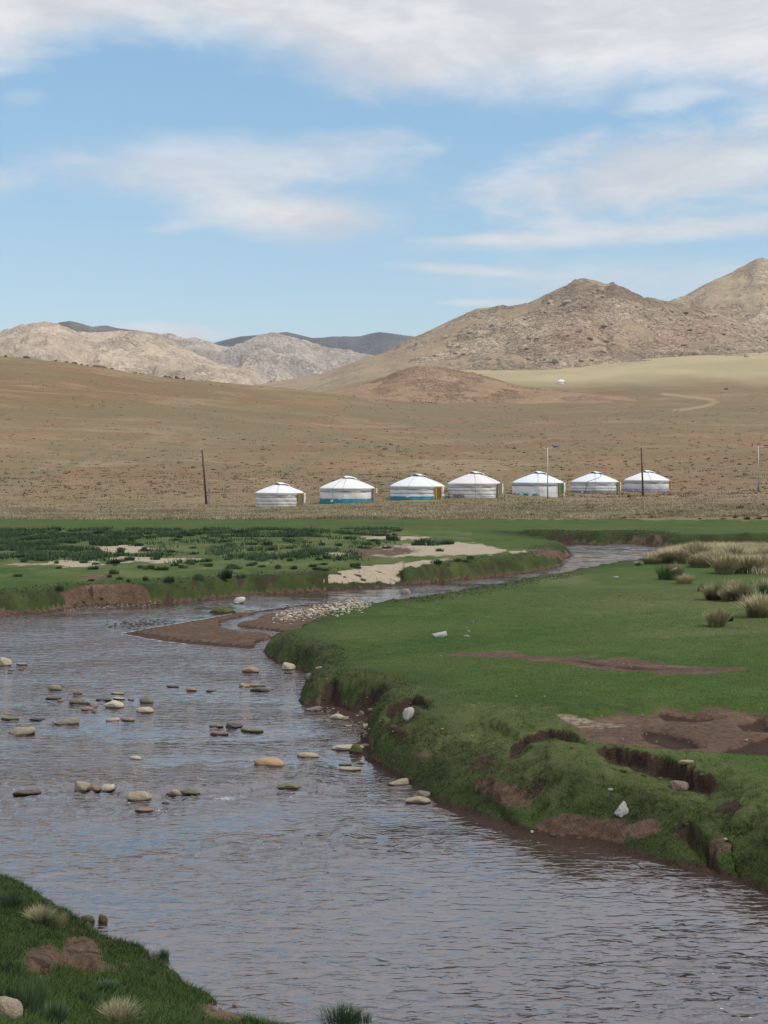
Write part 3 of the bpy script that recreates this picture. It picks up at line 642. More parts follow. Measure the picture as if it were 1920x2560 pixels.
MAT_K = rock_hill_material('reddish_knoll_earth', (0.33, 0.225, 0.145), (0.42, 0.30, 0.205), (0.34, 0.24, 0.165), (0.17, 0.115, 0.08), 1.6, .5)
ridge('reddish_knoll', 'low reddish stony knoll in front of the rocky hill', K, 570, 490, MAT_K, 420, 70, None, (.9, 22), .3, 67, lambda px, py, X, Y: np.clip(.3 + fbm(X / 16, Y / 16, 4, 461) + .5 * sst(975, 930, py), 0, 1) * sst(800, 1000, px), (760, 1650), .55, 2.6, None, 1.6, .8)
# ------------------------------------------------------------------ water
LEDGE = np.array([[Q[0], Q[1]] for Q in [((x - 960) / F * (EYE * F / (y - HOR)), EYE * F / (y - HOR)) for x, y in [(-40, 1985), (60, 1982), (180, 1972), (260, 1972), (350, 1992), (420, 1985), (500, 1980), (560, 1982), (640, 1968), (690, 1960), (760, 1964), (800, 1975)]]])
FOAM = [(520, 1990, .75, .2), (560, 1997, .8, .24), (600, 1992, .6, .2), (745, 1985, .5, .3), (475, 1984, .5, .2), (380, 2000, .5, .2), (860, 1988, .35, .3), (1270, 2090, .0, .3)]
def make_water():
    m, g, b = mat_new('river_water')
    pos = g.new('ShaderNodeNewGeometry').outputs['Position']
    fo = attr(g, 'foam', 'Fac'); ru = attr(g, 'rough', 'Fac')
    p = g.mapping(pos, scale=(.62, 1.25, 1), rot=(0, 0, .12))
    n1 = g.noise(p, 6.5, 2, .5, .5); n2 = g.noise(p, 15.0, 2, .5, .3); n0 = g.noise(p, 2.3, 2, .5, .4)
    h = g.math('ADD', g.math('MULTIPLY', g.math('MAXIMUM', g.math('SUBTRACT', n1, .5), 0.0), 2.9), g.math('ADD', g.math('MULTIPLY', n2, .16), g.math('MULTIPLY', n0, .75)))
    q1 = g.noise(g.mapping(pos, scale=(2.7, 6.4, 1), rot=(0, 0, .08)), 1.0, 1.5, .5, .35); q2 = g.noise(g.mapping(pos, scale=(1.15, 2.9, 1), rot=(0, 0, .16)), 1.0, 2, .5, .5)
    h = g.math('ADD', h, g.math('ADD', g.math('MULTIPLY', g.mr(q1, .53, .66), .30), g.math('MULTIPLY', g.mr(q2, .54, .66), .42)))
    sp = g.new('ShaderNodeSeparateXYZ'); g.l.new(pos, sp.inputs[0])
    bn = g.bump(g.math('MULTIPLY', h, g.math('MULTIPLY', g.mr(sp.outputs[1], 20, 60, 1.0, .7), g.math('ADD', .05, g.math('MULTIPLY', ru, 1.15)))), WATER_BUMP, 1.0)
    murk = g.mix(g.noise(pos, .7, 4, .6), (0.060, 0.036, 0.036), (0.042, 0.029, 0.031))
    fm = g.mr(g.math('ADD', fo, g.math('MULTIPLY', g.math('SUBTRACT', g.noise(pos, 22, 5, .75, .4), .5), 1.5)), .5, .8)
    col = g.mix(g.math('MULTIPLY', fm, .75), murk, (.5, .5, .52))
    g.l.new(col, b.inputs['Base Color']); b.inputs['Roughness'].default_value = .05
    g.put(b.inputs['Roughness'], g.mr(fm, 0, 1, .05, .6)); b.inputs['IOR'].default_value = 2.9
    g.l.new(bn, b.inputs['Normal'])
    cols = np.concatenate([np.linspace(-1000, -60, 30, endpoint=False), np.linspace(-60, 1980, 430, endpoint=False), np.linspace(1980, 2920, 31)])
    rows = [7.0]
    while rows[-1] < 30: rows.append(rows[-1] + max(rows[-1] ** 2 * 5 / (F * 5), .03))
    while rows[-1] < 112: rows.append(rows[-1] + min(max(rows[-1] ** 2 * 4.5 / (F * 5), .03), .36))
    rows = np.array(rows)
    U, R = np.meshgrid((cols - 960) / F, rows); X = (U * R).ravel(); Y = R.ravel()
    calm = sst(1.6, .2, np.abs(X + 3.2 - (Y - 13) * .0)) * sst(19, 13, Y) * .0 + sst(4.5, 2.2, np.hypot((X + 1.5) / 1.6, Y - 15.5)) * .8
    patch = np.clip(sst(-.22, .30, fbm(X / 3.4, Y / 2.6, 3, 501)) * (1 - calm) + .35 * sst(14.5, 12.5, Y), 0, 1); patch2 = sst(-.2, .5, fbm(X / 5, Y / 9, 2, 505))
    wx = X + .12 * Y
    r1 = fbm(X / .34, Y / .17, 2, 511, .35) * sst(30, 17, Y); r2 = fbm(wx / .8, Y / .45, 2, 521)
    amp = (.10 + 1.1 * patch) * np.clip(1.2 - Y / 120, .5, 1)
    z = (.040 * np.maximum(r1 - .08, 0) + .008 * sst(.10, .42, r1)) * amp + .012 * r2 * (.2 + .9 * patch2) * (.3 + .7 * patch)
    rap = sst(1.6, .2, line_dist(X, Y, LEDGE)) * (Y < 32)
    lx = LEDGE[np.argsort(LEDGE[:, 0])]; yl = np.interp(X, lx[:, 0], lx[:, 1]) + .15 * fbm(X / .5, X * 0, 2, 531)
    tt = Y - yl; inx = sst(lx[0, 0] - .5, lx[0, 0] + .2, X) * sst(lx[-1, 0] + .6, lx[-1, 0] - .1, X)
    z = z + inx * (.062 * sst(-.05, .12, tt) * sst(3, .4, tt) - .030 * np.exp(-((tt + .12) / .12) ** 2) + .014 * np.exp(-((tt + .45) / .16) ** 2)) * (.4 + .9 * sst(-.4, .3, fbm(X / .7, X * 0 + 3, 2, 541)))
    z = z + .012 * rap * fbm(X / .2, Y / .12, 3, 551)
    # chop round the shallow stony reach further up
    sh = np.exp(-((Y - 40) / 7) ** 2) * (X < -1); z = z + sh * .010 * fbm(X / .5, Y / .22, 3, 561)
    z = z + sst(38, 60, Y) * (.050 * fbm(X / 1.5, Y / 1.1, 2, 591) + .016 * fbm(X / .5, Y / .75, 1, 593))
    foam = np.zeros(len(X))
    for (px, py, a, r) in FOAM:
        fy = EYE * F / (py - HOR); fx = (px - 960) / F * fy
        foam = np.maximum(foam, a * np.exp(-(((X - fx) / (r * 1.1)) ** 2 + ((Y - fy) / (r * .8)) ** 2)))
    pw = POLY_W; sel = Y < 100
    edge = np.full(len(X), 9.0); edge[sel] = np.abs(seg_dist(X[sel], Y[sel], pw, np.roll(pw, -1, 0)))
    # thin bright froth along the outside of the sand bar and the lower right bank
    foam = np.maximum(foam, .74 * np.exp(-(edge / .16) ** 2) * ((Y > 42) & (Y < 60)) * (X < 0))
    foam = np.maximum(foam, .60 * np.exp(-((edge - .1) / .07) ** 2) * (Y < 26) * (X > 1.3) * (X < 4.4) * sst(-.2, .3, fbm(X / .6, Y / .6, 2, 571)))
    z = z * sst(0, .5, edge + .1)
    for (sx, sy, sw) in WST:
        k = (np.abs(X - sx) < 3.2 * sw + .3) & (np.abs(Y - sy) < 2.6 * sw + .5)
        if not k.any(): continue
        dx, dy = (X[k] - sx) / sw, (Y[k] - sy) / sw; r = np.hypot(dx, dy * 1.2)
        z[k] += .020 * np.exp(-(dx / 1.9) ** 2 - (dy / .9) ** 2) * fbm(X[k] / .13, Y[k] / .10, 2, 581) + .006 * np.cos(r * 9) * np.exp(-(r / 1.1) ** 2)
        foam[k] = np.maximum(foam[k], .50 * np.exp(-(dx / .55) ** 2 - ((dy + .55) / .22) ** 2))
    me = mesh_from('river_water', np.stack([X, Y, z], -1), grid_faces(len(rows), len(cols)), True, m, attrs={'foam': foam, 'rough': np.clip(.04 + .80 * patch + .9 * rap + .4 * sh, 0, 1.6)})
    tag(link('river_water', me), 'rippled brown grey river winding through the meadow', None, None, 'structure')
WATER_BUMP = .062
WST = []

# ------------------------------------------------------------------ placing things
_GY = np.exp(np.linspace(math.log(8), math.log(900), 2600))
_cache = {}
def place(px, py):
    """the nearest point of the ground (or the water) that the photograph shows at this pixel"""
    k = round(px / 6)
    if k not in _cache:
        u = (k * 6 - 960) / F; z = np.maximum(ground(u * _GY, _GY), 0.0); _cache[k] = HOR + (EYE - z) * F / _GY
    pp = _cache[k]; i = int(np.argmax(pp <= py)); i = max(i, 1)
    f = (pp[i - 1] - py) / max(pp[i - 1] - pp[i], 1e-6); Y = _GY[i - 1] + (_GY[i] - _GY[i - 1]) * min(max(f, 0), 1)
    X = (px - 960) / F * Y
    return X, Y, max(float(ground([X], [Y])[0]), 0.0)

class MB:
    def __init__(s): s.v = []; s.q = []; s.t = []; s.n = 0
    def add(s, v, q=(), t=()):
        s.v.append(np.asarray(v, float)); 
        if len(q): s.q.append(np.asarray(q, int) + s.n)
        if len(t): s.t.append(np.asarray(t, int) + s.n)
        s.n += len(v); return s
    def box(s, c, size, ang=0.0):
        x, y, z = [d / 2 for d in size]
        v = np.array([(a, b, d) for a in (-x, x) for b in (-y, y) for d in (-z, z)])
        ca, sa = math.cos(ang), math.sin(ang); v[:, :2] = v[:, :2] @ np.array([[ca, sa], [-sa, ca]])
        return s.add(v + np.array(c), [(0, 1, 3, 2), (4, 6, 7, 5), (0, 4, 5, 1), (2, 3, 7, 6), (0, 2, 6, 4), (1, 5, 7, 3)])
    def tube(s, pts, r, n=6, r2=None):
        pts = np.array(pts, float); k = len(pts); R = np.linspace(r, r2 if r2 is not None else r, k)
        v = []
        for i, p in enumerate(pts):
            d = pts[min(i + 1, k - 1)] - pts[max(i - 1, 0)]; d /= np.linalg.norm(d) + 1e-9
            a = np.cross(d, (0, 0, 1.0)) if abs(d[2]) < .9 else np.cross(d, (0, 1.0, 0)); a /= np.linalg.norm(a); b = np.cross(d, a)
            for j in range(n): t = 2 * math.pi * j / n; v.append(p + R[i] * (a * math.cos(t) + b * math.sin(t)))
        q = [(i * n + j, i * n + (j + 1) % n, (i + 1) * n + (j + 1) % n, (i + 1) * n + j) for i in range(k - 1) for j in range(n)]
        v.append(pts[0]); v.append(pts[-1]); t = [(k * n, (j + 1) % n, j) for j in range(n)] + [(k * n + 1, (k - 1) * n + j, (k - 1) * n + (j + 1) % n) for j in range(n)]
        return s.add(v, q, t)
    def lathe(s, prof, n=56, a0=0, a1=2 * math.pi, wob=None):
        full = abs(a1 - a0 - 2 * math.pi) < 1e-6; m = n if full else n + 1
        A = a0 + (a1 - a0) * np.arange(m) / n; v = []
        for r, z in prof:
            rr = r + (wob(A, z) if wob else 0)
            v.append(np.stack([np.sin(A) * rr, -np.cos(A) * rr, np.full(m, z)], -1))
        v = np.concatenate(v); q = [(i * m + j, i * m + (j + 1) % m, (i + 1) * m + (j + 1) % m, (i + 1) * m + j) for i in range(len(prof) - 1) for j in range(n)]
        return s.add(v, q)
    def data(s, name, mat, smooth=True):
        v = np.concatenate(s.v); f = []
        if s.q: f.append(np.concatenate(s.q))
        if s.t: f.append(np.concatenate(s.t))
        return mesh_from(name, v, f, smooth, mat)
    def build(s, name, mat, parent=None, smooth=True):
        return link(name, s.data(name, mat, smooth), parent)

def simple(name, col, rough=.8, var=.0, scale=6, metal=0, bump=0, col2=None, bs=None, spec=.3):
    m, g, b = mat_new(name)
    tc = g.new('ShaderNodeTexCoord').outputs['Object']; n = g.noise(tc, scale, 6, .6)
    c2 = col2 or tuple(c * (1 - var) for c in col)
    g.l.new(g.mix(g.mr(n, .35, .65), col, c2), b.inputs['Base Color']); b.inputs['Roughness'].default_value = rough
    b.inputs['Metallic'].default_value = metal; b.inputs['Specular IOR Level'].default_value = spec
    if bump: g.l.new(g.bump(g.noise(tc, bs or scale * 2, 5, .6, .4), bump, .8), b.inputs['Normal'])
    return m

# ------------------------------------------------------------------ gers
def canvas(name, col, dirt, amt=.5):
    m, g, b = mat_new(name); tc = g.new('ShaderNodeTexCoord').outputs['Object']
    n = g.noise(tc, .9, 6, .6); n2 = g.noise(g.mapping(tc, scale=(1, 1, .35)), 3.2, 5, .6, .6)
    c = g.mix(g.mr(n, .38, .7, 0, amt), col, dirt); c = g.mix(g.mr(n2, .5, .72, 0, amt * .6), c, dirt)
    g.l.new(c, b.inputs['Base Color']); b.inputs['Roughness'].default_value = .85; b.inputs['Specular IOR Level'].default_value = .2
    g.l.new(g.bump(g.math('ADD', n2, g.noise(tc, 9, 3, .5)), .06, .5), b.inputs['Normal']); return m
M_ROOF = [canvas('roof_canvas', (.80, .81, .82), (.68, .67, .66), .45), canvas('roof_canvas_blue', (.76, .80, .84), (.68, .71, .74), .45), canvas('roof_canvas_pink', (.78, .75, .755), (.68, .59, .60), .5)]
M_WALL = [canvas('wall_canvas', (.75, .74, .725), (.62, .61, .585), .5), canvas('wall_canvas_cool', (.76, .78, .80), (.65, .66, .67), .5), canvas('wall_canvas_lilac', (.68, .67, .71), (.57, .56, .59), .6)]
M_VAL = simple('valance_canvas', (.52, .51, .50), .9, .15, 2, bump=.03)
M_ROPE = simple('horsehair_rope', (.16, .15, .14), .9, .3)
M_ROPE2 = simple('grey_tie_rope', (.40, .41, .43), .9, .3)
M_BLUE = simple('blue_skirt_cloth', (.035, .26, .33), .8, .3, 2.5, bump=.04)
M_GREYSK = simple('grey_skirt_cloth', (.27, .24, .215), .9, .4, 3, bump=.05)
M_LILSK = simple('lilac_skirt_cloth', (.34, .32, .40), .9, .3, 2, bump=.05)
M_WHSK = simple('white_skirt_cloth', (.66, .66, .64), .9, .2, 2, bump=.05)
M_DARKIN = simple('dark_crown_wood', (.05, .04, .035), .8, .3)
M_ORANGE = simple('orange_painted_wood', (.50, .26, .09), .6, .35, 5, bump=.01)
M_YELLOW = simple('yellow_painted_wood', (.62, .37, .03), .6, .25, 5, bump=.01)
M_GREEN = simple('green_painted_door', (.035, .20, .095), .55, .25, 4)
M_LGREEN = simple('light_green_painted_door', (.09, .27, .15), .55, .25, 4)
M_OLIVE = simple('olive_painted_door', (.17, .20, .10), .6, .35, 6)
M_OCHRE = simple('carved_ochre_door', (.22, .15, .04), .6, .5, 14, col2=(.10, .065, .03))
M_BEIGE = simple('patterned_beige_door', (.30, .27, .16), .7, .5, 12, col2=(.15, .13, .08))
M_TEAL = simple('teal_patterned_door', (.13, .32, .36), .6, .5, 9, col2=(.36, .24, .14))
M_PALEWD = simple('pale_door_wood', (.36, .30, .20), .7, .3, 5)
M_WHITEFLAP = canvas('white_cloth_flap', (.80, .80, .78), (.65, .64, .60), .4)
M_STONEW = simple('whitish_weight', (.6, .58, .53), .9, .3, 8)

def make_ger(px, py, Y, R, label, phi, roof=0, wall=0, frame=M_ORANGE, leaf=M_GREEN, skirt=None, bands=(1.02, .62, .24), H=2.83, eave=1.48, ties=(-.15,), arch=False, flap=1, seed=0, skirt_a=None, sk2=None, diag=None, weight=None, small=False):
    X = (px - 960) / F * Y; z0 = zc(py, Y)
    root = link('ger', None); root.location = (X, Y, z0); tag(root, label, 'ger', 'white gers in a row on the steppe')
    rng = random.Random(seed); ph = math.radians(phi); base = -.35
    def wob(A, z): return .035 * np.sin(A * 7 + seed + z * 3) + .025 * np.sin(A * 17 + z * 7 + seed * 2)
    marks = sorted([eave] + list(bands) + [.0])
    prof = [(R + .02, base)]
    for i in range(len(marks) - 1):
        a, b_ = marks[i], marks[i + 1]
        for f in (0.02, .25, .5, .75, .98): prof.append((R - .02 * (a / eave) + .055 * math.sin(math.pi * f), a + (b_ - a) * f))
    MB().lathe(prof, 64, wob=wob).build('wall', M_WALL[wall], root)
    def rz(r): t = (R + .1 - r) / (R + .1 - .55); return eave + (H - .30 - eave) * (t ** .80)
    rp = [(R + .05, eave - .10), (R + .11, eave - .04), (R + .10, eave + .02)] + [(r, rz(r)) for r in np.linspace(R, .55, 9)]
    MB().lathe(rp, 64, wob=lambda A, z: .012 * np.sin(A * 12 + seed)).build('roof', M_ROOF[roof], root)
    MB().lathe([(R + .105, eave - .07), (R + .10, eave - .15), (R + .085, eave - .24), (R + .07, eave - .27)], 64, wob=lambda A, z: .02 * np.sin(A * 9 + seed) * (eave - z) / .2 + .012 * np.sin(A * 23)).build('valance', M_VAL, root)
    # crown ring of bent wood with spokes
    zt = rz(.58); cr = MB()
    for i in range(2): cr.tube([(math.cos(a) * (.55 - .2 * i), math.sin(a) * (.55 - .2 * i), zt + .01 + .06 * i) for a in np.linspace(0, 2 * math.pi, 21)], .04, 5)
    for k in range(6):
        a = k * math.pi / 3; cr.tube([(math.cos(a) * .55, math.sin(a) * .55, zt + .03), (math.cos(a) * .3, math.sin(a) * .3, zt + .09), (0, 0, zt + .11)], .022, 4)
    cr.lathe([(.56, zt - .02), (.3, zt + .06), (.01, zt + .09)], 20)
    cr.build('crown', M_DARKIN, root)
    # smoke flap: felt sheet arched over part of the opening
    fa = math.radians([-70, -60, -80, -50, -65][seed % 5]); w = .72; ns, nt = 14, 10; v = []
    for i in range(ns + 1):
        s_ = -1.25 + 1.62 * i / ns; ww = w * min(1, .25 + (s_ + 1.25) / .7)
        for j in range(nt + 1):
            t_ = (-1 + 2 * j / nt) * ww; rr = math.hypot(s_, t_)
            up = zt + .25 * math.cos(t_ / w * 1.25) * max(0, 1 - (s_ / 1.5) ** 2) * (1 if s_ > -.2 else math.exp(-((s_ + .2) / .55) ** 2)) + .012 * math.sin(9 * s_ + 5 * t_)
            roofz = rz(max(rr, .55)) + .035 if rr > .55 else zt + .03
            zz = max(up if rr < 1.0 else roofz, roofz)
            # local x axis to the flap's tail
            xx = math.cos(fa) * t_ - math.sin(fa) * -s_; yy = math.sin(fa) * t_ + math.cos(fa) * -s_
            v.append((-(xx) if False else xx, yy, zz))
    q = [(i * (nt + 1) + j, i * (nt + 1) + j + 1, (i + 1) * (nt + 1) + j + 1, (i + 1) * (nt + 1) + j) for i in range(ns) for j in range(nt)]
    fl = MB().add(v, q).build('smoke_flap', M_ROOF[roof], root)
    md = fl.modifiers.new('thickness', 'SOLIDIFY'); md.thickness = .03
    for zb in bands:
        MB().tube([(math.sin(a) * (R + .05 + .03 * math.sin(a * 7 + seed + zb * 3) * 1), -math.cos(a) * (R + .05 + .03 * math.sin(a * 7 + seed + zb * 3)), zb + .012 * math.sin(a * 5 + seed)) for a in np.linspace(ph + .2, ph + 2 * math.pi - .2, 61)], .022, 5).build('band_rope', M_ROPE, root)
    def tie(a, r=.018, mat=M_ROPE2, twist=0.0, a_top=None):
        pts = []
        for f in np.linspace(0, 1, 9):
            rr = .6 + (R + .13 - .6) * f; aa = (a_top if a_top is not None else a) * (1 - f) + a * f
            pts.append((math.sin(aa) * rr, -math.cos(aa) * rr, rz(rr) + .03 if rr < R else eave + .03))
        for f in np.linspace(.1, 1, 5):
            aa = a + twist * f; pts.append((math.sin(aa) * (R + .13), -math.cos(aa) * (R + .13), eave * (1 - f)))
        MB().tube(pts, r, 4).build('tie_rope', mat, root)
    for a in ties: tie(a)
    tie(ph - .24, .010); tie(ph + .26, .010)
    if diag: tie(diag[0], .03, M_ROPE, diag[1], diag[2])
    if skirt is not None:
        a0, a1 = skirt_a if skirt_a else (ph + .2, ph + 2 * math.pi - .2)
        MB().lathe([(R + .14, base), (R + .14, -.02), (R + .12, .1), (R + .10, .28), (R + .08, .37)], 56, a0, a1, wob=lambda A, z: .03 * np.sin(A * 11 + seed) * (z < .29)).build('skirt', skirt, root)
    if sk2:
        MB().lathe([(R + .16, base), (R + .15, 0), (R + .11, .2)], 20, sk2[0], sk2[1], wob=lambda A, z: .04 * np.sin(A * 19)).build('skirt', sk2[2], root)
    # door: frame box standing proud of the wall, leaf inside it
    dw, dh, dp = (.98, eave - .02, .15) if not small else (.78, eave - .06, .22)
    c, s_ = math.sin(ph), -math.cos(ph)
    def at(tan, out, z): return (c * (R + .10 + out) - s_ * tan, s_ * (R + .10 + out) + c * tan, z)
    ang = ph
    def bx(mb, tan, out, z, w_, d_, h_): mb.box(at(tan, out, z), (w_, d_, h_), ang)
    fr = MB(); bx(fr, -dw / 2 + .06, dp / 2, dh / 2 - .1, .12, dp, dh + .2); bx(fr, dw / 2 - .06, dp / 2, dh / 2 - .1, .12, dp, dh + .2)
    bx(fr, 0, dp / 2, dh - .045, dw - .245, dp - .004, .11); bx(fr, 0, dp / 2, .02, dw - .245, dp - .004, .10)
    dfr = fr.build('door_frame', frame, root, False)
    lf = MB(); bx(lf, 0, dp - .05, dh / 2, dw - .25, .05, dh - .20)
    bx(lf, 0, dp - .02, dh * .72, dw - .42, .03, .05); bx(lf, 0, dp - .02, dh * .30, dw - .42, .03, .05)
    for k in (-1, 1): bx(lf, k * (dw / 2 - .2), dp - .021, dh / 2, .045, .03, dh - .36)
    dl = lf.build('door', leaf, root, False)
    hd = MB(); bx(hd, dw / 2 - .24, dp + .01, dh * .5, .04, .05, .14); hd.build('handle', M_DARKIN, dl, False)
    if arch:
        MB().tube([at(-dw / 2 * math.cos(t), dp + .02, dh - .1 + .14 * math.sin(t)) for t in np.linspace(0, math.pi, 10)], .045, 5).build('door_arch', frame, root)
    if flap:   # white cloth hung at the far side of the door
        v = []
        for i in range(6):
            for j in range(4): v.append(at(dw / 2 + .05 + .09 * j + .03 * math.sin(i * 1.7 + j), .14 + .03 * math.sin(i + j * 2), eave - .03 - i * (eave - .25) / 5 * (.45 if flap == 2 else 1)))
        fo = MB().add(v, [(i * 4 + j, i * 4 + j + 1, (i + 1) * 4 + j + 1, (i + 1) * 4 + j) for i in range(5) for j in range(3)]).build('door_curtain', M_WHITEFLAP, root)
        fo.modifiers.new('thickness', 'SOLIDIFY').thickness = .02
    if weight:
        w_ = link('tie_weight', stone_mesh(3, M_STONEW), root); aa, rr, zz, s2 = weight
        w_.location = (math.sin(aa) * (R + .2), -math.cos(aa) * (R + .2), zz); w_.scale = (s2, s2, s2 * 1.1)
    return root

# ------------------------------------------------------------------ stones
def stone_mat(name, c1, c2, c3, wet=True):
    m, g, b = mat_new(name); tc = g.new('ShaderNodeTexCoord').outputs['Object']
    oi = g.new('ShaderNodeObjectInfo').outputs['Random']
    off = g.new('ShaderNodeCombineXYZ'); g.l.new(g.math('MULTIPLY', oi, 20), off.inputs[0])
    p = g.vmath('ADD', tc, off.outputs[0])
    n = g.noise(p, 2.2, 6, .65, .4); n2 = g.noise(p, 9, 5, .65)
    c = g.mix(g.mr(n, .38, .62), c1, c2); c = g.mix(g.mr(n2, .5, .68, 0, .7), c, c3)
    c = g.vmath('MULTIPLY', c, g.mr(oi, 0, 1, .85, 1.12, False))
    if wet:
        z = g.new('ShaderNodeSeparateXYZ'); g.l.new(g.new('ShaderNodeNewGeometry').outputs['Position'], z.inputs[0])
        w = g.mr(g.math('ADD', z.outputs[2], g.math('MULTIPLY', n2, .02)), .018, .038, 1, 0)
        c = g.mix(w, c, g.vmath('MULTIPLY', c, (.34, .32, .32))); g.put(b.inputs['Roughness'], g.mr(w, 0, 1, .85, .3))
    else: b.inputs['Roughness'].default_value = .9
    g.l.new(c, b.inputs['Base Color']); b.inputs['Specular IOR Level'].default_value = .3
    g.l.new(g.bump(g.math('ADD', n2, n), .08, .6), b.inputs['Normal']); return m
SM = {'tan': stone_mat('tan_stone', (.46, .385, .285), (.36, .30, .22), (.23, .19, .14)),
      'grey': stone_mat('grey_brown_stone', (.33, .29, .24), (.25, .215, .18), (.15, .13, .11)),
      'orange': stone_mat('orange_stone', (.50, .30, .17), (.44, .31, .21), (.30, .21, .15)),
      'pale': stone_mat('pale_stone', (.62, .545, .42), (.50, .44, .34), (.32, .27, .20)),
      'dark': stone_mat('dark_wet_stone', (.16, .14, .115), (.11, .097, .082), (.20, .175, .14)),
      'red': stone_mat('reddish_stone', (.34, .23, .175), (.27, .185, .14), (.17, .12, .095)),
      'moss': stone_mat('mossy_stone', (.17, .17, .09), (.25, .22, .15), (.10, .095, .06)),
      'white': stone_mat('whitish_boulder', (.62, .60, .56), (.50, .48, .45), (.34, .32, .29), False),
      'pink': stone_mat('pinkish_boulder', (.33, .235, .195), (.27, .19, .16), (.18, .14, .12), False),
      'dry': stone_mat('dry_tan_stone', (.42, .35, .26), (.34, .28, .20), (.22, .18, .13), False),
      'clod': stone_mat('turf_clod', (.17, .11, .07), (.10, .09, .045), (.06, .045, .03), False)}
import bmesh
_sm = {}
def stone_mesh(shape, mat):
    k = (shape, mat.name)
    if k in _sm: return _sm[k]
    bm = bmesh.new(); bmesh.ops.create_icosphere(bm, subdivisions=3, radius=1.0)
    v = np.array([p.co[:] for p in bm.verts]); f = np.array([[q.index for q in p.verts] for p in bm.faces]); bm.free()
    r = np.random.default_rng(shape + 50)
    for _ in range(5 + shape % 4 * 2 + (6 if shape in (3, 5) else 0)):     # flat facets as on broken or river-worn stone
        n = r.normal(size=3); n[2] *= .8; n /= np.linalg.norm(n); c = r.uniform(.55, .9) if shape not in (3, 5) else r.uniform(.42, .72); d = v @ n; k_ = [.85, .6, .95, .97][shape % 4] if shape != 5 else .97
        v = v - np.where(d > c, (d - c) * k_, 0)[:, None] * n
    nn = fbm(v[:, 0] * 1.3 + v[:, 2] * .7 + shape * 9, v[:, 1] * 1.3 - v[:, 2] * .9, 4, shape)
    v = v * (1 + .24 * nn + .07 * fbm(v[:, 0] * 4 + shape, v[:, 1] * 4 + v[:, 2] * 3, 2, shape + 9))[:, None]
    if shape == 5: v[:, :2] = v[:, :2] * (1 - .62 * np.clip(v[:, 2:3], 0, 1)) + .3 * np.clip(v[:, 2:3], 0, 1) * np.array([[1, .3]]); v[:, 2] *= 1.2; v = v + .10 * np.sign(np.sin(v * 5)) * np.abs(np.sin(v * 5)) ** .5        # pointed
    if shape == 6: v[:, 2] = np.clip(v[:, 2], -1, .42 + .08 * nn)                              # slab
    v = v / np.abs(v).max(0)
    _sm[k] = mesh_from('stone', v, f, True, mat); return _sm[k]

def stone(px, py, wp, hp, col, shape, label, name='stone', cat='stone', group=None, rz=None, tilt=0, sink=.25, dz=0):
    X, Y, z = place(px, py)
    w = wp * Y / F; d = w * .62; h = max(hp * Y / F - d * .35 * EYE / Y, .2 * w) / (1 - sink)
    o = link(name, stone_mesh(shape, SM[col])); tot = h
    w *= 1.12; tot *= 1.04; sink += .08; o.scale = (w / 2, d / 2, tot / 2); o.location = (X, Y + d * .42, z + dz + tot / 2 - tot * sink)
    o.rotation_euler = (0, tilt, rz if rz is not None else random.uniform(-.35, .35)); WST.append((X, Y, w)) if z < .02 and w > .12 else None
    tag(o, label, cat, group); return o

def Z7(x, y): return x * .4219, 1600 + y * .4219
def Z8(x, y): return 660 + x * .3858, 1640 + y * .3858
def Z9(x, y): return 1220 + x * .4219, 1720 + y * .4219
def Z6(x, y): return 960 + x * .5787, 1280 + y * .5787
# ------------------------------------------------------------------ the seven gers
make_ger(699, 1265, 161, 2.56, 'smallest white ger at the near end of the row with an olive green door', 60, 0, 0, M_ORANGE, M_OLIVE, None, (1.0, .58, .22), 2.60, 1.44, (-.02,), seed=1, flap=1)
make_ger(868, 1254, 162, 2.90, 'white ger with full blue skirt and teal patterned door in an orange frame', 74, 0, 0, M_ORANGE, M_TEAL, M_BLUE, (1.10,), 2.84, 1.48, (-.12, -.52), seed=2, diag=None, weight=(-.54, 0, .12, .17), flap=2)
make_ger(1043, 1248, 165, 2.95, 'white ger with blue skirt and a yellow framed ochre door', 47, 1, 1, M_YELLOW, M_OCHRE, M_BLUE, (1.08, .70), 2.86, 1.46, (-.35,), seed=3, weight=(-.36, 0, .34, .13), flap=2)
make_ger(1186, 1241, 166, 2.88, 'white ger with pinkish roof stains and arched beige patterned door', 62, 2, 0, M_PALEWD, M_BEIGE, None, (1.05, .66, .25), 2.84, 1.46, (-.02,), arch=True, seed=4, sk2=(-.95, -.45, M_GREYSK), flap=1)
make_ger(1345, 1237, 177, 3.00, 'white ger behind the street lamp with green door and part of a blue skirt', 53, 1, 1, M_ORANGE, M_GREEN, M_WHSK, (1.12,), 2.84, 1.46, (-.1,), seed=5, sk2=(-1.35, -.05, M_BLUE))
make_ger(1487, 1233, 191, 2.95, 'white ger with grey skirt and a dark rope slung diagonally across its roof', 66, 1, 1, M_ORANGE, M_LGREEN, M_GREYSK, (1.05, .62, .34), 2.84, 1.48, (-.12,), seed=6, diag=(-.45, -.12, .9))
make_ger(1617, 1228, 199, 2.95, 'white ger behind the wooden pole with lilac skirt and narrow dark green door', 79, 0, 2, M_ORANGE, M_GREEN, M_LILSK, (1.10, .32), 2.84, 1.48, (.0,), seed=7)

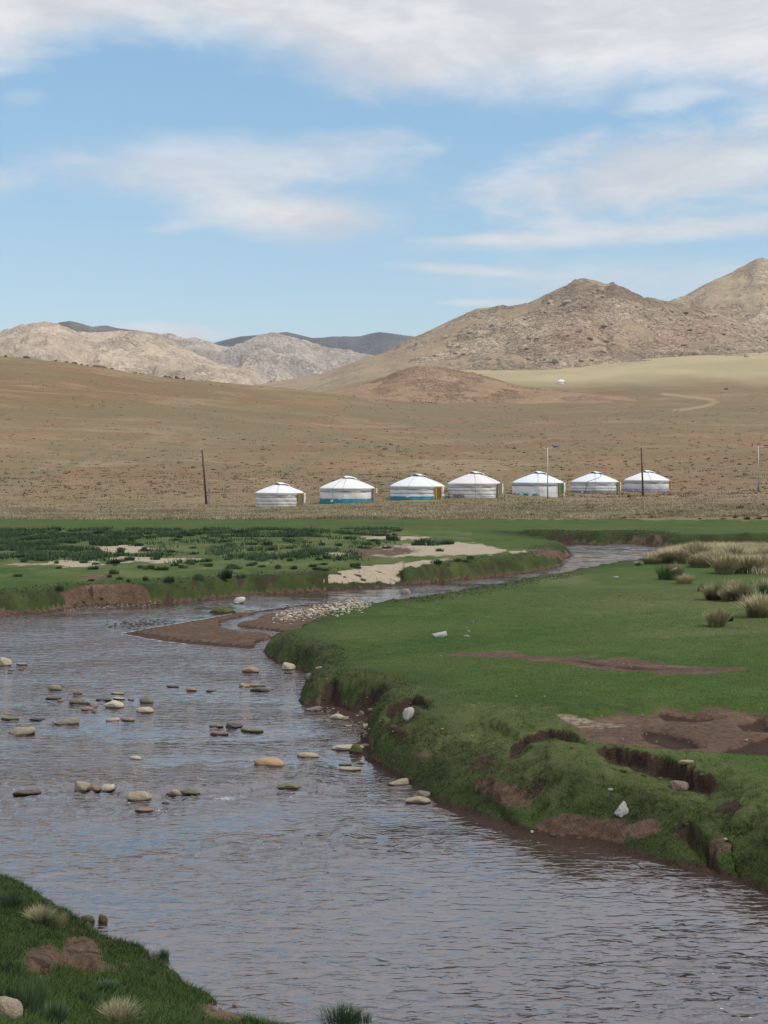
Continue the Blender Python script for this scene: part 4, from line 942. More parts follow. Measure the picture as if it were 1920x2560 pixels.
# ------------------------------------------------------------------ poles and lamps
M_WOOD = simple('weathered_pole_wood', (.115, .080, .058), .9, .4, 3, bump=.01)
M_WOODLT = simple('concrete_stub', (.34, .30, .26), .9, .2, 3)
M_METALW = simple('white_painted_post', (.62, .60, .62), .5, .1, 3)
M_METALB = simple('blue_painted_post', (.07, .16, .28), .5, .2, 3)
M_LAMPB = simple('blue_lamp_housing', (.012, .03, .24), .4, .1, 3)
M_DARKMET = simple('dark_metal', (.06, .06, .07), .6, .2)
M_BOX = simple('pale_blue_box', (.16, .26, .34), .5, .15)
M_INS = simple('glass_insulator', (.65, .65, .66), .3, .1)
def base_at(px, py, Y): return ((px - 960) / F * Y, Y, zc(py, Y))
def pole(px, py, Y, topx, topy, label, box=False):
    x, y, z = base_at(px, py, Y); h = (py - topy) / F * Y; lean = (topx - px) / F * Y
    r = link('utility_pole', None); r.location = (x, y, z); tag(r, label, 'utility pole', 'wooden poles beside the gers')
    MB().tube([(0, 0, -.6), (lean * .5, 0, h * .5), (lean, 0, h)], .13, 10, .085).build('shaft', M_WOOD, r)
    for k, dz in ((-1, .06), (1, .75)):
        i = MB().tube([(lean + k * .02, 0, h - dz), (lean - .13, -.02, h - dz), (lean - .14, -.02, h - dz + .10)], .018, 5).build('bracket', M_DARKMET, r)
        MB().lathe([(.03, h - dz + .08), (.055, h - dz + .11), (.04, h - dz + .15), (.055, h - dz + .18), (.02, h - dz + .22)], 10).build('insulator', M_INS, i).location = (lean - .14, -.02, 0)
    if box:
        MB().box((.28, -.02, 1.62), (.26, .2, .34)).build('meter_box', M_BOX, r, False)
        st = MB().box((.24, 0, .40), (.16, .14, 1.9)).build('stub_post', M_WOODLT, r, False)
        MB().tube([(-.12, 0, 1.05), (.38, 0, .98)], .025, 5).build('strap', M_DARKMET, r); MB().tube([(-.12, 0, .28), (.36, 0, .30)], .025, 5).build('strap', M_DARKMET, r)
pole(517, 1262, 166, 505, 1125, 'leaning brown wooden pole with a small pale blue meter box', True)
pole(1608, 1240, 183, 1603, 1119, 'plain dark wooden pole standing in front of the lilac skirted ger')
def lamp(px, py, Y, h, label):
    x, y, z = base_at(px, py, Y); r = link('street_lamp', None); r.location = (x, y, z); tag(r, label, 'street lamp', 'blue headed street lamps')
    MB().tube([(0, 0, -.3), (0, 0, h * .30)], .075, 10, .068).build('lower_post', M_METALB, r)
    MB().tube([(0, 0, h * .30 - .02), (0, 0, h * .985)], .062, 10, .045).build('upper_post', M_METALW, r)
    MB().tube([(0, 0, h * .955), (.4, 0, h * .975), (.72, 0, h * .985)], .03, 6).build('arm', M_METALW, r)
    MB().tube([(0, 0, h * .95), (-.4, 0, h * .97), (-.68, 0, h * .995)], .028, 6).build('arm', M_METALW, r)
    hd = MB(); n = 10
    for i, f in enumerate(np.linspace(0, 1, 7)):
        pass
    v = []; q = []
    for i in range(8):
        f = i / 7; w = .13 * math.sin(math.pi * (.12 + .76 * f)) ; hh = .12 * math.sin(math.pi * (.15 + .7 * f))
        for j in range(8): t = j / 8 * 2 * math.pi; v.append((.62 + .66 * f, w * math.cos(t), h * .985 + .04 + (hh * math.sin(t) if math.sin(t) > 0 else hh * .35 * math.sin(t)) + .02 * f))
    q = [(i * 8 + j, i * 8 + (j + 1) % 8, (i + 1) * 8 + (j + 1) % 8, (i + 1) * 8 + j) for i in range(7) for j in range(8)]
    hd.add(v, q + [tuple(range(3, -1, -1)), (7, 6, 5, 4), (56, 57, 58, 59), (60, 61, 62, 63)]); hh_ = hd.build('lamp_head', M_LAMPB, r)
    MB().box((.98, 0, h * .985 + .02), (.34, .13, .02)).build('glass', M_INS, hh_, False)
    MB().box((-.74, 0, h * .995 + .05), (.10, .10, .26), 0).build('small_lamp_head', M_DARKMET, r, False)  # small second lamp head standing on the left arm
lamp(1369, 1250, 170, 6.10, 'blue and white street lamp standing in front of the ger with part blue skirt')
lamp(1896, 1229, 180, 5.60, 'blue and white street lamp near the right edge of the plain')
M_WP = simple('white_post_paint', (.74, .74, .72), .6, .1); M_TYRE = simple('whitewashed_stone', (.62, .61, .57), .9, .25, 4, bump=.03)
r = link('marker_post', None); r.location = base_at(1207, 1271, 158); tag(r, 'short thin white marker post in front of the pink stained ger', 'post')
MB().tube([(0, 0, -.2), (.0, 0, .78)], .045, 8, .04).build('shaft', M_WP, r); MB().box((0, 0, .04), (.2, .16, .1)).build('foot_block', M_WP, r, False)
r = link('iron_post', None); r.location = base_at(1261, 1262, 160); tag(r, 'short dark iron post standing over a white painted stone', 'post')
MB().tube([(0, 0, -.2), (0, 0, .88)], .035, 8).build('shaft', M_DARKMET, r); MB().box((0, 0, .9), (.1, .06, .1)).build('cap_plate', M_DARKMET, r, False)
o = link('painted_stone', stone_mesh(2, M_TYRE)); o.location = base_at(1262, 1268, 158.5); o.location[2] += .18; o.scale = (.30, .26, .25); tag(o, 'round white painted stone at the foot of the iron post', 'stone')
o = link('felt_bundle', stone_mesh(6, simple('felt_bundle', (.33, .29, .23), .9, .3))); o.location = base_at(1528, 1241, 178); o.scale = (.7, .4, .16); tag(o, 'low grey brown felt bundle on the ground before the grey skirted ger', 'bundle')
o = link('dark_bundle', stone_mesh(1, simple('dark_bundle', (.09, .05, .035), .9, .3))); o.location = base_at(1573, 1240, 178); o.scale = (.28, .22, .16); tag(o, 'small dark reddish heap left of the plain wooden pole', 'heap')
# tiny white ger across the pale plain
X_, Y_, Z_ = 0, 690, 0; X_ = (1403 - 960) / F * Y_; Z_ = float(ground([X_], [Y_])[0])
r = link('far_ger', None); r.location = (X_, Y_, Z_); tag(r, 'tiny far off white ger on the pale plain below the rocky hill', 'ger')
MB().lathe([(2.1, -.4), (2.1, 1.0)], 24).build('wall', M_WALL[0], r); MB().lathe([(2.2, .95), (.5, 1.9), (.02, 2.0)], 24).build('roof', M_ROOF[0], r); MB().box((1.6, -1.45, .45), (.7, .2, 1.0), .8).build('door', M_ORANGE, r, False)

# ------------------------------------------------------------------ stones in and beside the river
GS = 'stones lying in the stream'
for (zf, x, y, w, h, col, shp, lab) in [
    (Z7, 18, 152, 85, 56, 'pale', 2, 'big rounded tan stone cut by the left edge of the photo in midstream'),
    (Z7, 320, 298, 80, 36, 'grey', 1, 'rounded grey brown stone alone upstream of the pale boulders at left'),
    (Z7, 460, 321, 55, 28, 'red', 0, 'small two toned reddish stone left of the flat orange one'),
    (Z7, 695, 323, 85, 18, 'orange', 6, 'thin flat orange slab just above the large pale tan boulder'),
    (Z7, 312, 352, 90, 20, 'dark', 6, 'long flat dark slab upstream of the grey cluster at left'),
    (Z7, 672, 402, 115, 46, 'pale', 4, 'large smooth pale tan boulder with a flat top in the upper cluster'),
    (Z7, 866, 374, 80, 42, 'grey', 0, 'blocky grey brown stone right of the large pale tan boulder'),
    (Z7, 855, 432, 98, 38, 'pale', 1, 'pale domed stone with a low tail on its left side'),
    (Z7, 548, 401, 60, 34, 'grey', 2, 'rounded grey stone left of the large pale tan boulder'),
    (Z7, 518, 380, 48, 24, 'grey', 4, 'small grey stone behind the rounded grey one'),
    (Z7, 455, 376, 95, 32, 'moss', 0, 'greenish grey rough stone at the left of the upper cluster'),
    (Z7, 702, 352, 72, 17, 'pale', 6, 'thin whitish slab behind the large pale tan boulder'),
    (Z7, 610, 360, 90, 16, 'dark', 6, 'thin dark slab left of the thin whitish slab'),
    (Z7, 515, 419, 72, 26, 'red', 1, 'brownish flat stone in front of the rounded grey stone'),
    (Z7, 360, 366, 42, 14, 'grey', 0, 'small low stone between the flat dark slab and the cluster'),
    (Z7, 550, 428, 42, 14, 'grey', 3, 'tiny low stone in front of the upper cluster'),
    (Z7, 770, 357, 42, 15, 'grey', 2, 'tiny dark grey stone between the pale boulder and the blocky stone'),
    (Z7, 388, 503, 170, 50, 'grey', 3, 'wide dark brown rough rock below the upper cluster'),
    (Z7, 215, 477, 92, 20, 'dark', 6, 'low dark wet stone left of the wide brown rock'),
    (Z7, 52, 474, 105, 28, 'moss', 6, 'flat mossy stones patch near the left edge of the photo'),
    (Z7, 672, 482, 85, 30, 'pale', 5, 'split whitish stone with a dark crack downstream of the domed stone'),
    (Z7, 752, 480, 85, 24, 'grey', 1, 'dark low stone touching the split whitish stone'),
    (Z7, 137, 563, 170, 66, 'tan', 5, 'large pointed grey tan rock near the left edge'),
    (Z7, 1485, 192, 100, 36, 'orange', 4, 'rounded orange stone just off the tip of the right meadow'),
    (Z7, 1132, 301, 60, 22, 'orange', 1, 'small bright orange stone in mid river'),
    (Z7, 1020, 281, 75, 14, 'dark', 6, 'flat dark stone left of the small bright orange one'),
    (Z7, 1440, 280, 70, 26, 'orange', 2, 'orange brown stone at the left end of the grey slabs'),
    (Z7, 1512, 277, 100, 26, 'grey', 6, 'pale grey slab right of the orange brown stone'),
    (Z7, 1540, 304, 112, 28, 'dark', 4, 'dark slab in front of the pale grey slab'),
    (Z7, 1250, 305, 60, 15, 'moss', 6, 'small flat olive stone between the bright orange stone and the slabs'),
    (Z7, 1295, 564, 100, 32, 'red', 6, 'flat tan red slab in the middle of the river'),
    (Z7, 1376, 520, 112, 34, 'dark', 2, 'smooth dark wet stone behind the flat tan red slab'),
    (Z7, 1280, 517, 78, 22, 'moss', 1, 'small mossy stone left of the smooth dark wet one'),
    (Z7, 1490, 545, 140, 20, 'moss', 6, 'long low weedy stone right of the flat tan red slab'),
    (Z7, 800, 710, 72, 26, 'pale', 1, 'lone small yellowish stone in calm water at mid left'),
    (Z7, 1592, 750, 172, 56, 'orange', 1, 'largest orange tan boulder alone in the middle of the river'),
    (Z7, 475, 896, 110, 66, 'tan', 2, 'rounded tan boulder at the left end of the rapid'),
    (Z7, 548, 896, 85, 42, 'red', 4, 'wet brownish stone between the rounded tan and the yellow boulder'),
    (Z7, 636, 897, 112, 60, 'pale', 5, 'pointed pale yellow boulder in the rapid'),
    (Z7, 822, 952, 142, 58, 'tan', 0, 'wide grey tan boulder in the rapid with dark notch'),
    (Z7, 1027, 922, 80, 44, 'tan', 4, 'squat tan stone in the rapid'),
    (Z7, 1122, 916, 112, 32, 'moss', 1, 'mossy tan stone right of the squat tan one in the rapid'),
    (Z7, 150, 918, 150, 26, 'dark', 6, 'long low dark stone at the far left of the rapid'),
    (Z7, 855, 1019, 112, 30, 'red', 6, 'low reddish stone just below the rapid'),
    (Z7, 980, 975, 45, 18, 'dark', 1, 'tiny dark stone just below the squat tan one'),
    (Z7, 182, 812, 42, 14, 'tan', 0, 'tiny tan stone above the rapid at far left'),
    (Z7, 125, 148, 62, 13, 'tan', 6, 'small flat tan stone right of the big one cut by the photo edge'),
    (Z7, 62, 182, 32, 10, 'grey', 1, 'tiny flat grey stone below the big one cut by the photo edge'),
    (Z7, 120, 178, 34, 11, 'red', 2, 'tiny reddish stone below the small flat tan one'),
    (Z8, 150, 90, 96, 54, 'pale', 2, 'smooth pale boulder at the foot of the meadow tip'),
    (Z8, 357, 84, 46, 18, 'tan', 1, 'small tan stone on the bank right of the smooth pale boulder'),
    (Z8, 155, 114, 56, 16, 'dark', 6, 'flat dark stone in front of the smooth pale boulder'),
    (Z8, 295, 150, 40, 44, 'grey', 0, 'grey stone half buried in the bank at the meadow inlet'),
    (Z8, 322, 357, 108, 36, 'grey', 3, 'angular grey brown slab below the overhanging turf'),
    (Z8, 475, 412, 96, 40, 'pale', 4, 'pale tan stone on the muddy shore below the standing white rock'),
    (Z8, 518, 414, 55, 24, 'tan', 1, 'small tan stone right against the pale one on the muddy shore'),
    (Z8, 548, 458, 52, 15, 'pale', 6, 'small flat pale stone at the edge of the muddy shore'),
    (Z8, 665, 454, 44, 28, 'pale', 0, 'small pale upright stone below the eroded gully'),
    (Z8, 630, 384, 36, 34, 'grey', 2, 'grey stone at the top of the muddy shore'),
    (Z8, 690, 364, 34, 20, 'red', 1, 'small reddish stone at the top of the muddy shore'),
    (Z8, 545, 612, 205, 38, 'pale', 6, 'broad flat pale slab lying against the small turf islet'),
    (Z8, 284, 660, 136, 38, 'tan', 1, 'low tan stone left of the broad flat pale slab'),
    (Z8, 545, 746, 150, 38, 'tan', 6, 'flat mossy tan slab close to the right bank'),
    (Z8, 523, 712, 82, 20, 'dark', 6, 'flat dark slab above the flat mossy tan one'),
    (Z8, 632, 700, 40, 24, 'tan', 4, 'small tan stone tucked into the right bank turf'),
    (Z8, 656, 592, 68, 24, 'red', 1, 'flat reddish stone at the right end of the broad pale slab'),
    (Z8, 160, 864, 150, 46, 'moss', 4, 'mossy dark green boulder with water pouring round it'),
    (Z8, 880, 842, 136, 54, 'tan', 3, 'tan boulder lying against the right bank'),
    (Z8, 1028, 917, 106, 50, 'grey', 2, 'grey brown boulder at the foot of the right bank'),
    (Z8, 1000, 957, 156, 50, 'tan', 4, 'tan boulder with dark wet side in front of the grey brown one'),
    (Z6, 95, 357, 42, 28, 'grey', 0, 'grey stone alone in the upper river beside the meadow lip'),
    ]:
    px, py = zf(x, y); k = {Z7: .4219, Z8: .3858, Z6: .5787}[zf]
    stone(px, py, w * k, h * k, col, shp, lab, group=GS, sink=.22, cat='boulder' if w * k > 50 else 'stone', name='boulder' if w * k > 50 else 'stone')
stone(601, 1508, 31, 22, 'white', 5, 'white angular rock standing in the upper river by the left bank', name='boulder', cat='boulder', sink=.1)
stone(1024, 1797, 30, 42, 'white', 5, 'whitish rock standing upright in the eroded gully of the right bank', name='boulder', cat='boulder', sink=.1, rz=.4)
stone(1556, 2044, 38, 42, 'white', 3, 'large white boulder tilted on the slope of the right bank', name='boulder', cat='boulder', sink=.12, tilt=-.35)
stone(1699, 1974, 58, 27, 'pink', 2, 'pinkish boulder half sunk in turf below the long dark scarp', name='boulder', cat='boulder', sink=.3)
stone(1717, 1911, 36, 15, 'dry', 6, 'tan stone lying on the lip of the long dark scarp', sink=.15)
stone(1527, 1978, 13, 7, 'white', 1, 'small white stone on turf left of the pinkish boulder')
stone(1330, 2083, 11, 9, 'white', 2, 'small white stone at the waterline of the lower right bank')
stone(1814, 2101, 9, 6, 'white', 1, 'tiny white stone on the lower right turf slope')
stone(1101, 1594, 44, 19, 'white', 3, 'whitish angular stone lying flat on the open meadow', name='boulder', cat='boulder', sink=.1)
stone(1166, 1594, 16, 8, 'dry', 1, 'small tan stone right of the whitish angular stone on the meadow')
stone(1182, 1559, 9, 10, 'grey', 0, 'tiny grey stone standing on the meadow above the whitish one')
stone(1171, 1580, 10, 6, 'dry', 2, 'tiny tan stone between the two small ones on the meadow')
stone(1540, 1444, 12, 6, 'white', 6, 'small white stone on the meadow before the dark tussock')
stone(12, 2552, 72, 70, 'dry', 2, 'tan boulder cut by the lower left corner of the photo', name='boulder', cat='boulder', sink=.2)
stone(312, 2421, 22, 14, 'clod', 0, 'brown clod of earth lying on the near bank turf', name='earth_clod', cat='clod', sink=.1)
stone(254, 2310, 26, 26, 'clod', 2, 'round brown clod on the brink of the near bank', name='earth_clod', cat='clod', sink=.15)
stone(218, 2305, 32, 18, 'clod', 1, 'mossy clod left of the round brown one on the near brink', name='earth_clod', cat='clod', sink=.2)
stone(217, 2310, 10, 5, 'white', 6, 'tiny white chip in front of the mossy clod')
stone(537, 2530, 17, 15, 'dry', 0, 'pale stone set in the bare dirt patch of the near bank')
stone(586, 2516, 10, 8, 'dry', 1, 'smaller pale stone at the right of the bare dirt patch')
stone(95, 2452, 22, 16, 'pink', 3, 'grey pink stone at the foot of the near eroded face')
stone(123, 2455, 14, 12, 'grey', 1, 'small grey stone beside the grey pink one on the near bank')
# cobbles on the bar: the ones that can be told apart
rr = random.Random(5)
for i in range(46):
    f = rr.random(); px = 705 + 205 * f + rr.uniform(-12, 12); py = 1540 - 34 * f + rr.uniform(-9, 11)
    stone(px, py, rr.uniform(7, 20), rr.uniform(4, 8), rr.choice(['pale', 'dry', 'tan', 'pale', 'white']), rr.randrange(7), 'pale cobble on the gravel bar beside the right meadow', name='cobble', cat='cobble', group='pale cobbles on the gravel bar', sink=.2)
def pebbles(name, label, spots, size, mat, seed=0, grp=None):
    """spots (n,3); one joined heap of small stones"""
    r = np.random.default_rng(seed)
    bm = bmesh.new(); bmesh.ops.create_icosphere(bm, subdivisions=1, radius=1.0)
    bv = np.array([p.co[:] for p in bm.verts]); bf = np.array([[q.index for q in p.verts] for p in bm.faces]); bm.free()
    n = len(spots); nv = len(bv)
    s = r.uniform(size[0], size[1], (n, 1)) * r.uniform(.7, 1.3, (n, 3)) * [1, .8, .5]
    a = r.uniform(0, 6.28, n); v = bv[None] * (1 + r.uniform(-.22, .22, (n, nv, 1))) * s[:, None]
    x = v[..., 0] * np.cos(a)[:, None] - v[..., 1] * np.sin(a)[:, None]; y = v[..., 0] * np.sin(a)[:, None] + v[..., 1] * np.cos(a)[:, None]
    V = np.stack([x, y, v[..., 2]], -1) + spots[:, None]
    Fc = (bf[None] + (np.arange(n) * nv)[:, None, None]).reshape(-1, 3)
    o = link(name, mesh_from(name, V.reshape(-1, 3), Fc, False, mat)); tag(o, label, None, None, 'stuff'); return o
def spots_px(n, fx, seed):
    r = random.Random(seed); out = []
    for _ in range(n):
        px, py = fx(r); out.append(place(px, py))
    return np.array(out)
def barfx(r):
    f = r.random(); return 690 + 230 * f + r.gauss(0, 10), 1543 - 36 * f + r.gauss(0, 9)
pebbles('gravel', 'small pale gravel strewn along the bar by the meadow', spots_px(520, barfx, 2), (.02, .06), SM['pale'], 3)
pebbles('gravel', 'low dark gravel shoal breaking the water above the sand bar', spots_px(150, lambda r: (r.gauss(345, 36), r.gauss(1558, 7)), 4), (.025, .07), SM['dark'], 4)
pebbles('gravel', 'pale gravel at the foot of the eroded left bank', spots_px(160, lambda r: (lambda f: (170 + 220 * f + r.gauss(0, 6), 1526 - 16 * f + r.gauss(0, 3)))(r.random()), 5), (.02, .06), SM['tan'], 5)
pebbles('gravel', 'stones and grit on the muddy shore under the right bank', spots_px(200, lambda r: (lambda f: (800 + 120 * f + r.gauss(0, 14), 1782 + 50 * f + r.gauss(0, 10)))(r.random()), 6), (.012, .04), SM['tan'], 6)
# grass islet
def islet(px, py, wp, label):
    X, Y, _ = place(px, py); w = wp * Y / F / 2; n = 22; v = []; 
    A, Rr = np.meshgrid(np.linspace(0, 2 * np.pi, 33)[:-1], np.linspace(0, 1, 9)); x = np.cos(A) * Rr * w * (1 + .15 * np.sin(A * 3)); y = np.sin(A) * Rr * w * .45
    z = .24 * (1 - Rr ** 3) + .03 * fbm(x * 3, y * 3, 3, 5) - .06
    q = [(i * 32 + j, i * 32 + (j + 1) % 32, (i + 1) * 32 + (j + 1) % 32, (i + 1) * 32 + j) for i in range(8) for j in range(32)]
    nn = x.size; a = np.zeros((nn, 4)); a[:, 0] = 1; a[:, 3] = (z.ravel() < .05) * .9; b = np.zeros((nn, 4)); b[:, 1] = .5
    o = link('grass_islet', mesh_from('grass_islet', np.stack([x.ravel() + X, y.ravel() + Y, z.ravel()], -1), np.array(q), True, MAT_GROUND, colors={'cover_a': a, 'cover_b': b})); tag(o, label, None, None, 'structure')
islet(556, 1531, 70, 'low grass islet in the upper river'); islet(890, 1885, 38, 'small turf islet against the right bank')

rr = random.Random(44)
for (px, py, w, h, lab) in [(1372, 1868, 15, 7, 'brown sod fallen at the left end of the short dark scarp'), (1430, 1872, 11, 6, 'small sod under the short dark scarp'), (1560, 1930, 18, 9, 'brown sod fallen below the left half of the long dark scarp'),
                            (1610, 1942, 13, 7, 'small dark sod below the middle of the long dark scarp'), (1652, 1950, 16, 8, 'dark sod just left of the pinkish boulder'), (1760, 1945, 20, 10, 'dark sod at the right end of the long dark scarp'),
                            (1720, 2062, 17, 9, 'sod under the lowest right scarp'), (985, 1822, 18, 10, 'brown sod slumped in the eroded gully'), (960, 1842, 14, 8, 'small brown sod low in the eroded gully'),
                            (1385, 2090, 14, 6, 'dark clod on the bare brown patch above the waterline'), (1450, 2098, 18, 7, 'long clod on the bare brown patch above the waterline'), (250, 1500, 20, 8, 'brown clod on the eroded left bank'), (205, 1504, 16, 7, 'small brown clod at the foot of the eroded left bank')]:
    stone(px, py, w, h, 'clod', rr.choice([0, 3, 1]), lab, name='turf_sod', cat='sod', sink=.12)
# ------------------------------------------------------------------ grasses
def grass_mat(name, lo, hi, tipc=None, trans=.0):
    m, g, b = mat_new(name)
    geo = g.new('ShaderNodeNewGeometry'); rnd = geo.outputs['Random Per Island']; t = attr(g, 'tip', 'Fac')
    oi = g.new('ShaderNodeObjectInfo').outputs['Random']
    n = g.noise(geo.outputs['Position'], .5, 4, .6); nb = g.noise(geo.outputs['Position'], .16, 5, .65)
    c = g.mix(rnd, lo, hi); c = g.mix(g.mr(n, .35, .65, 0, .5), c, lo)
    if tipc: c = g.mix(g.math('MULTIPLY', g.mr(t, .1, .8), g.mr(rnd, 0, 1, .5, 1)), c, tipc)
    c = g.vmath('MULTIPLY', c, g.mr(oi, 0, 1, .82, 1.15, False)); c = g.vmath('MULTIPLY', c, g.mr(nb, .36, .64, .66, 1.12))
    g.l.new(c, b.inputs['Base Color']); b.inputs['Roughness'].default_value = .9; b.inputs['Specular IOR Level'].default_value = .1
    return m
G_TURF = grass_mat('turf_blades', (.050, .090, .021), (.080, .135, .034), (.095, .15, .045))
G_NEAR = grass_mat('near_bank_blades', (.038, .070, .020), (.062, .105, .030), (.085, .13, .045))
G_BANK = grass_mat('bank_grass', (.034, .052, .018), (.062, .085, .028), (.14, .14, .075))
G_GOLD = grass_mat('golden_grass', (.24, .215, .11), (.46, .39, .22), (.58, .50, .32))
G_GOLDG = grass_mat('green_gold_grass', (.14, .16, .065), (.36, .34, .18), (.54, .48, .30))
G_DARK = grass_mat('dark_sedge', (.038, .070, .036), (.070, .115, .058), (.09, .14, .075))
G_DRY = grass_mat('dry_grass', (.25, .215, .125), (.42, .35, .225), (.50, .43, .29))
G_SHRUB = grass_mat('steppe_shrub', (.070, .058, .030), (.13, .105, .06), (.18, .14, .085))
def blades(P, h, w, lean, mat, seed=0, nseg=1, name='grass', base_sink=.01):
    """one mesh of tapering blades rooted at P (n,3); h, w arrays; lean (n,2) horizontal offset of the tip"""
    n = len(P); r = np.random.default_rng(seed); a = r.uniform(0, np.pi, n)
    # blades turned at random but seldom edge-on to the stream side
    sx, sy = np.cos(a) * w / 2, np.sin(a) * w / 2 * .6
    lv = []; tip = []
    for k in range(nseg + 1):
        f = k / nseg; c = P + np.stack([lean[:, 0] * f ** 1.7, lean[:, 1] * f ** 1.7, h * (f - .0) * (1 - .18 * f * (np.hypot(lean[:, 0], lean[:, 1]) / np.maximum(h, 1e-3))) - base_sink * (k == 0)], -1)
        if k < nseg:
            s = 1 - .35 * f
            lv.append(c - np.stack([sx, sy, 0 * sx], -1) * s); lv.append(c + np.stack([sx, sy, 0 * sx], -1) * s); tip += [f, f]
        else: lv.append(c); tip.append(1.0)
    m = len(lv); V = np.stack(lv, 1).reshape(-1, 3); idx = (np.arange(n) * m)[:, None]
    fq = [idx + np.array([[2 * k, 2 * k + 1, 2 * k + 3, 2 * k + 2]]) for k in range(nseg - 1)]
    ft = idx + np.array([[2 * nseg - 2, 2 * nseg - 1, 2 * nseg]])
    fl = ([np.concatenate(fq)] if fq else []) + [ft]
    return mesh_from(name, V, fl, False, mat, attrs={'tip': np.tile(tip, n)})
def clump_mesh(name, n, H, Rb, spread, w, mat, seed, nseg=3, hvar=.4):
    r = np.random.default_rng(seed); a = r.uniform(0, 2 * np.pi, n); q = np.sqrt(r.uniform(0, 1, n))
    P = np.stack([np.cos(a) * q * Rb, np.sin(a) * q * Rb, np.zeros(n) - .02], -1)
    h = H * r.uniform(1 - hvar, 1, n) * (1 - .25 * q); s = spread * q * r.uniform(.5, 1.3, n); a2 = a + r.normal(0, .5, n)
    return blades(P, h, np.full(n, w), np.stack([np.cos(a2) * s, np.sin(a2) * s], -1) + r.normal(0, spread * .15, (n, 2)), mat, seed, nseg, name, 0)
def clump(me, px, py, wp, hp, label, cat='tussock', group=None, name='grass_tussock', mesh_w=1.0, mesh_h=1.0, dy=.0):
    X, Y, z = place(px, py); w = wp * Y / F; h = hp * Y / F
    o = link(name, me); Yc = Y + w * .3; o.location = (X, Yc, max(float(ground([X], [Yc])[0]), 0)); o.scale = (w / mesh_w, w / mesh_w, h / mesh_h); o.rotation_euler = (0, 0, random.uniform(0, 6.28)); tag(o, label, cat, group); return o
# meshes are ~1 m wide and ~1 m high before scaling
T_GOLD = [clump_mesh('tussock', 420, 1.0, .26, .40, .028, G_GOLD, 600 + i) for i in range(3)]
T_GG = [clump_mesh('tussock', 420, 1.0, .26, .38, .028, G_GOLDG, 610 + i) for i in range(2)]
T_FINE = [clump_mesh('tussock', 420, 1.0, .22, .40, .012, G_GOLDG, 620), clump_mesh('tussock', 260, 1.0, .26, .34, .012, G_GOLD, 621)]
T_SEDGE = [clump_mesh('sedge', 240, 1.0, .36, .16, .018, G_DARK, 630), clump_mesh('sedge', 300, 1.0, .40, .24, .018, G_DARK, 631)]
T_FAR = [clump_mesh('sedge_clump', 90, 1.0, .42, .16, .09, G_DARK, 640 + i, 2) for i in range(4)]
T_SHR = [clump_mesh('steppe_shrub', 46, 1.0, .40, .22, .16, G_SHRUB, 650 + i, 1, .6) for i in range(4)]
T_DRY = [clump_mesh('dry_tussock', 80, 1.0, .38, .26, .09, G_DRY, 660 + i, 2) for i in range(3)]
GT = 'golden tussocks on the right of the meadow'
for (x, y, w, h, k, lab) in [   # crop 1560..1920 x 1330..1600 at 4.608 px per photo px
    (330, 372, 230, 90, T_GOLD[0], 'low golden tussock at the river end of the long golden clump'),
    (470, 360, 260, 130, T_GG[0], 'greenish golden tussock second from the river end of the clump'),
    (620, 370, 280, 170, T_GOLD[1], 'golden tussock behind the dark based one'),
    (880, 330, 330, 210, T_GG[1], 'tall spiky tussock standing highest against the water'),
    (900, 412, 330, 150, T_GOLD[2], 'pale golden tussock in the front middle of the long clump'),
    (1080, 380, 320, 170, T_GOLD[0], 'broad tan tussock behind the front middle of the long clump'),
    (1180, 490, 330, 230, T_GOLD[1], 'tall straw coloured tussock in the front row of the long clump'),
    (1330, 330, 360, 160, T_GG[0], 'green gold tussock along the back of the long clump'),
    (1450, 480, 360, 200, T_GG[1], 'wide golden tussock with dark base near the right edge'),
    (1620, 480, 320, 210, T_GOLD[2], 'golden tussock cut by the right edge in the long clump'),
    (1600, 340, 320, 170, T_GOLD[1], 'rear golden tussock cut by the right edge of the photo'),
    (540, 555, 250, 170, T_SEDGE[1], 'dark green based tussock in front of the long golden clump'),
    (620, 510, 190, 150, T_GG[0], 'thin pale stems rising behind the dark based tussock'),
    (710, 600, 220, 110, T_GOLD[0], 'small low golden tussock right of the dark based one'),
    (1070, 790, 290, 200, T_GG[1], 'green gold tussock at the left of the middle group'),
    (1190, 800, 160, 150, T_GOLD[2], 'small golden tussock with one leaning pale stem'),
    (1370, 800, 300, 220, T_GG[0], 'wide green gold tussock in the middle group'),
    (950, 690, 130, 100, T_GOLD[1], 'little golden tuft at the far left of the middle group'),
    (1640, 720, 180, 140, T_SEDGE[0], 'green dark based tussock at the right edge of the middle group'),
    (1600, 990, 420, 280, T_GOLD[0], 'big golden tussock at the right edge nearest the viewer'),
    (1090, 1100, 280, 210, T_GG[0], 'lone green gold tussock in front of the others'),
    (1215, 1030, 110, 80, T_SEDGE[0], 'small green tuft right of the lone front tussock'),
    (860, 685, 40, 55, T_GG[1], 'tiny pale green tuft alone on the turf'),
    (170, 385, 90, 50, T_GG[1], 'small faint tuft by the river left of the long clump')]:
    clump(k, 1560 + x / 4.608, 1330 + y / 4.608, w / 4.608 * 1.25, h / 4.608 * 1.35, lab, group=GT)
GN = 'tussocks on the near bank'
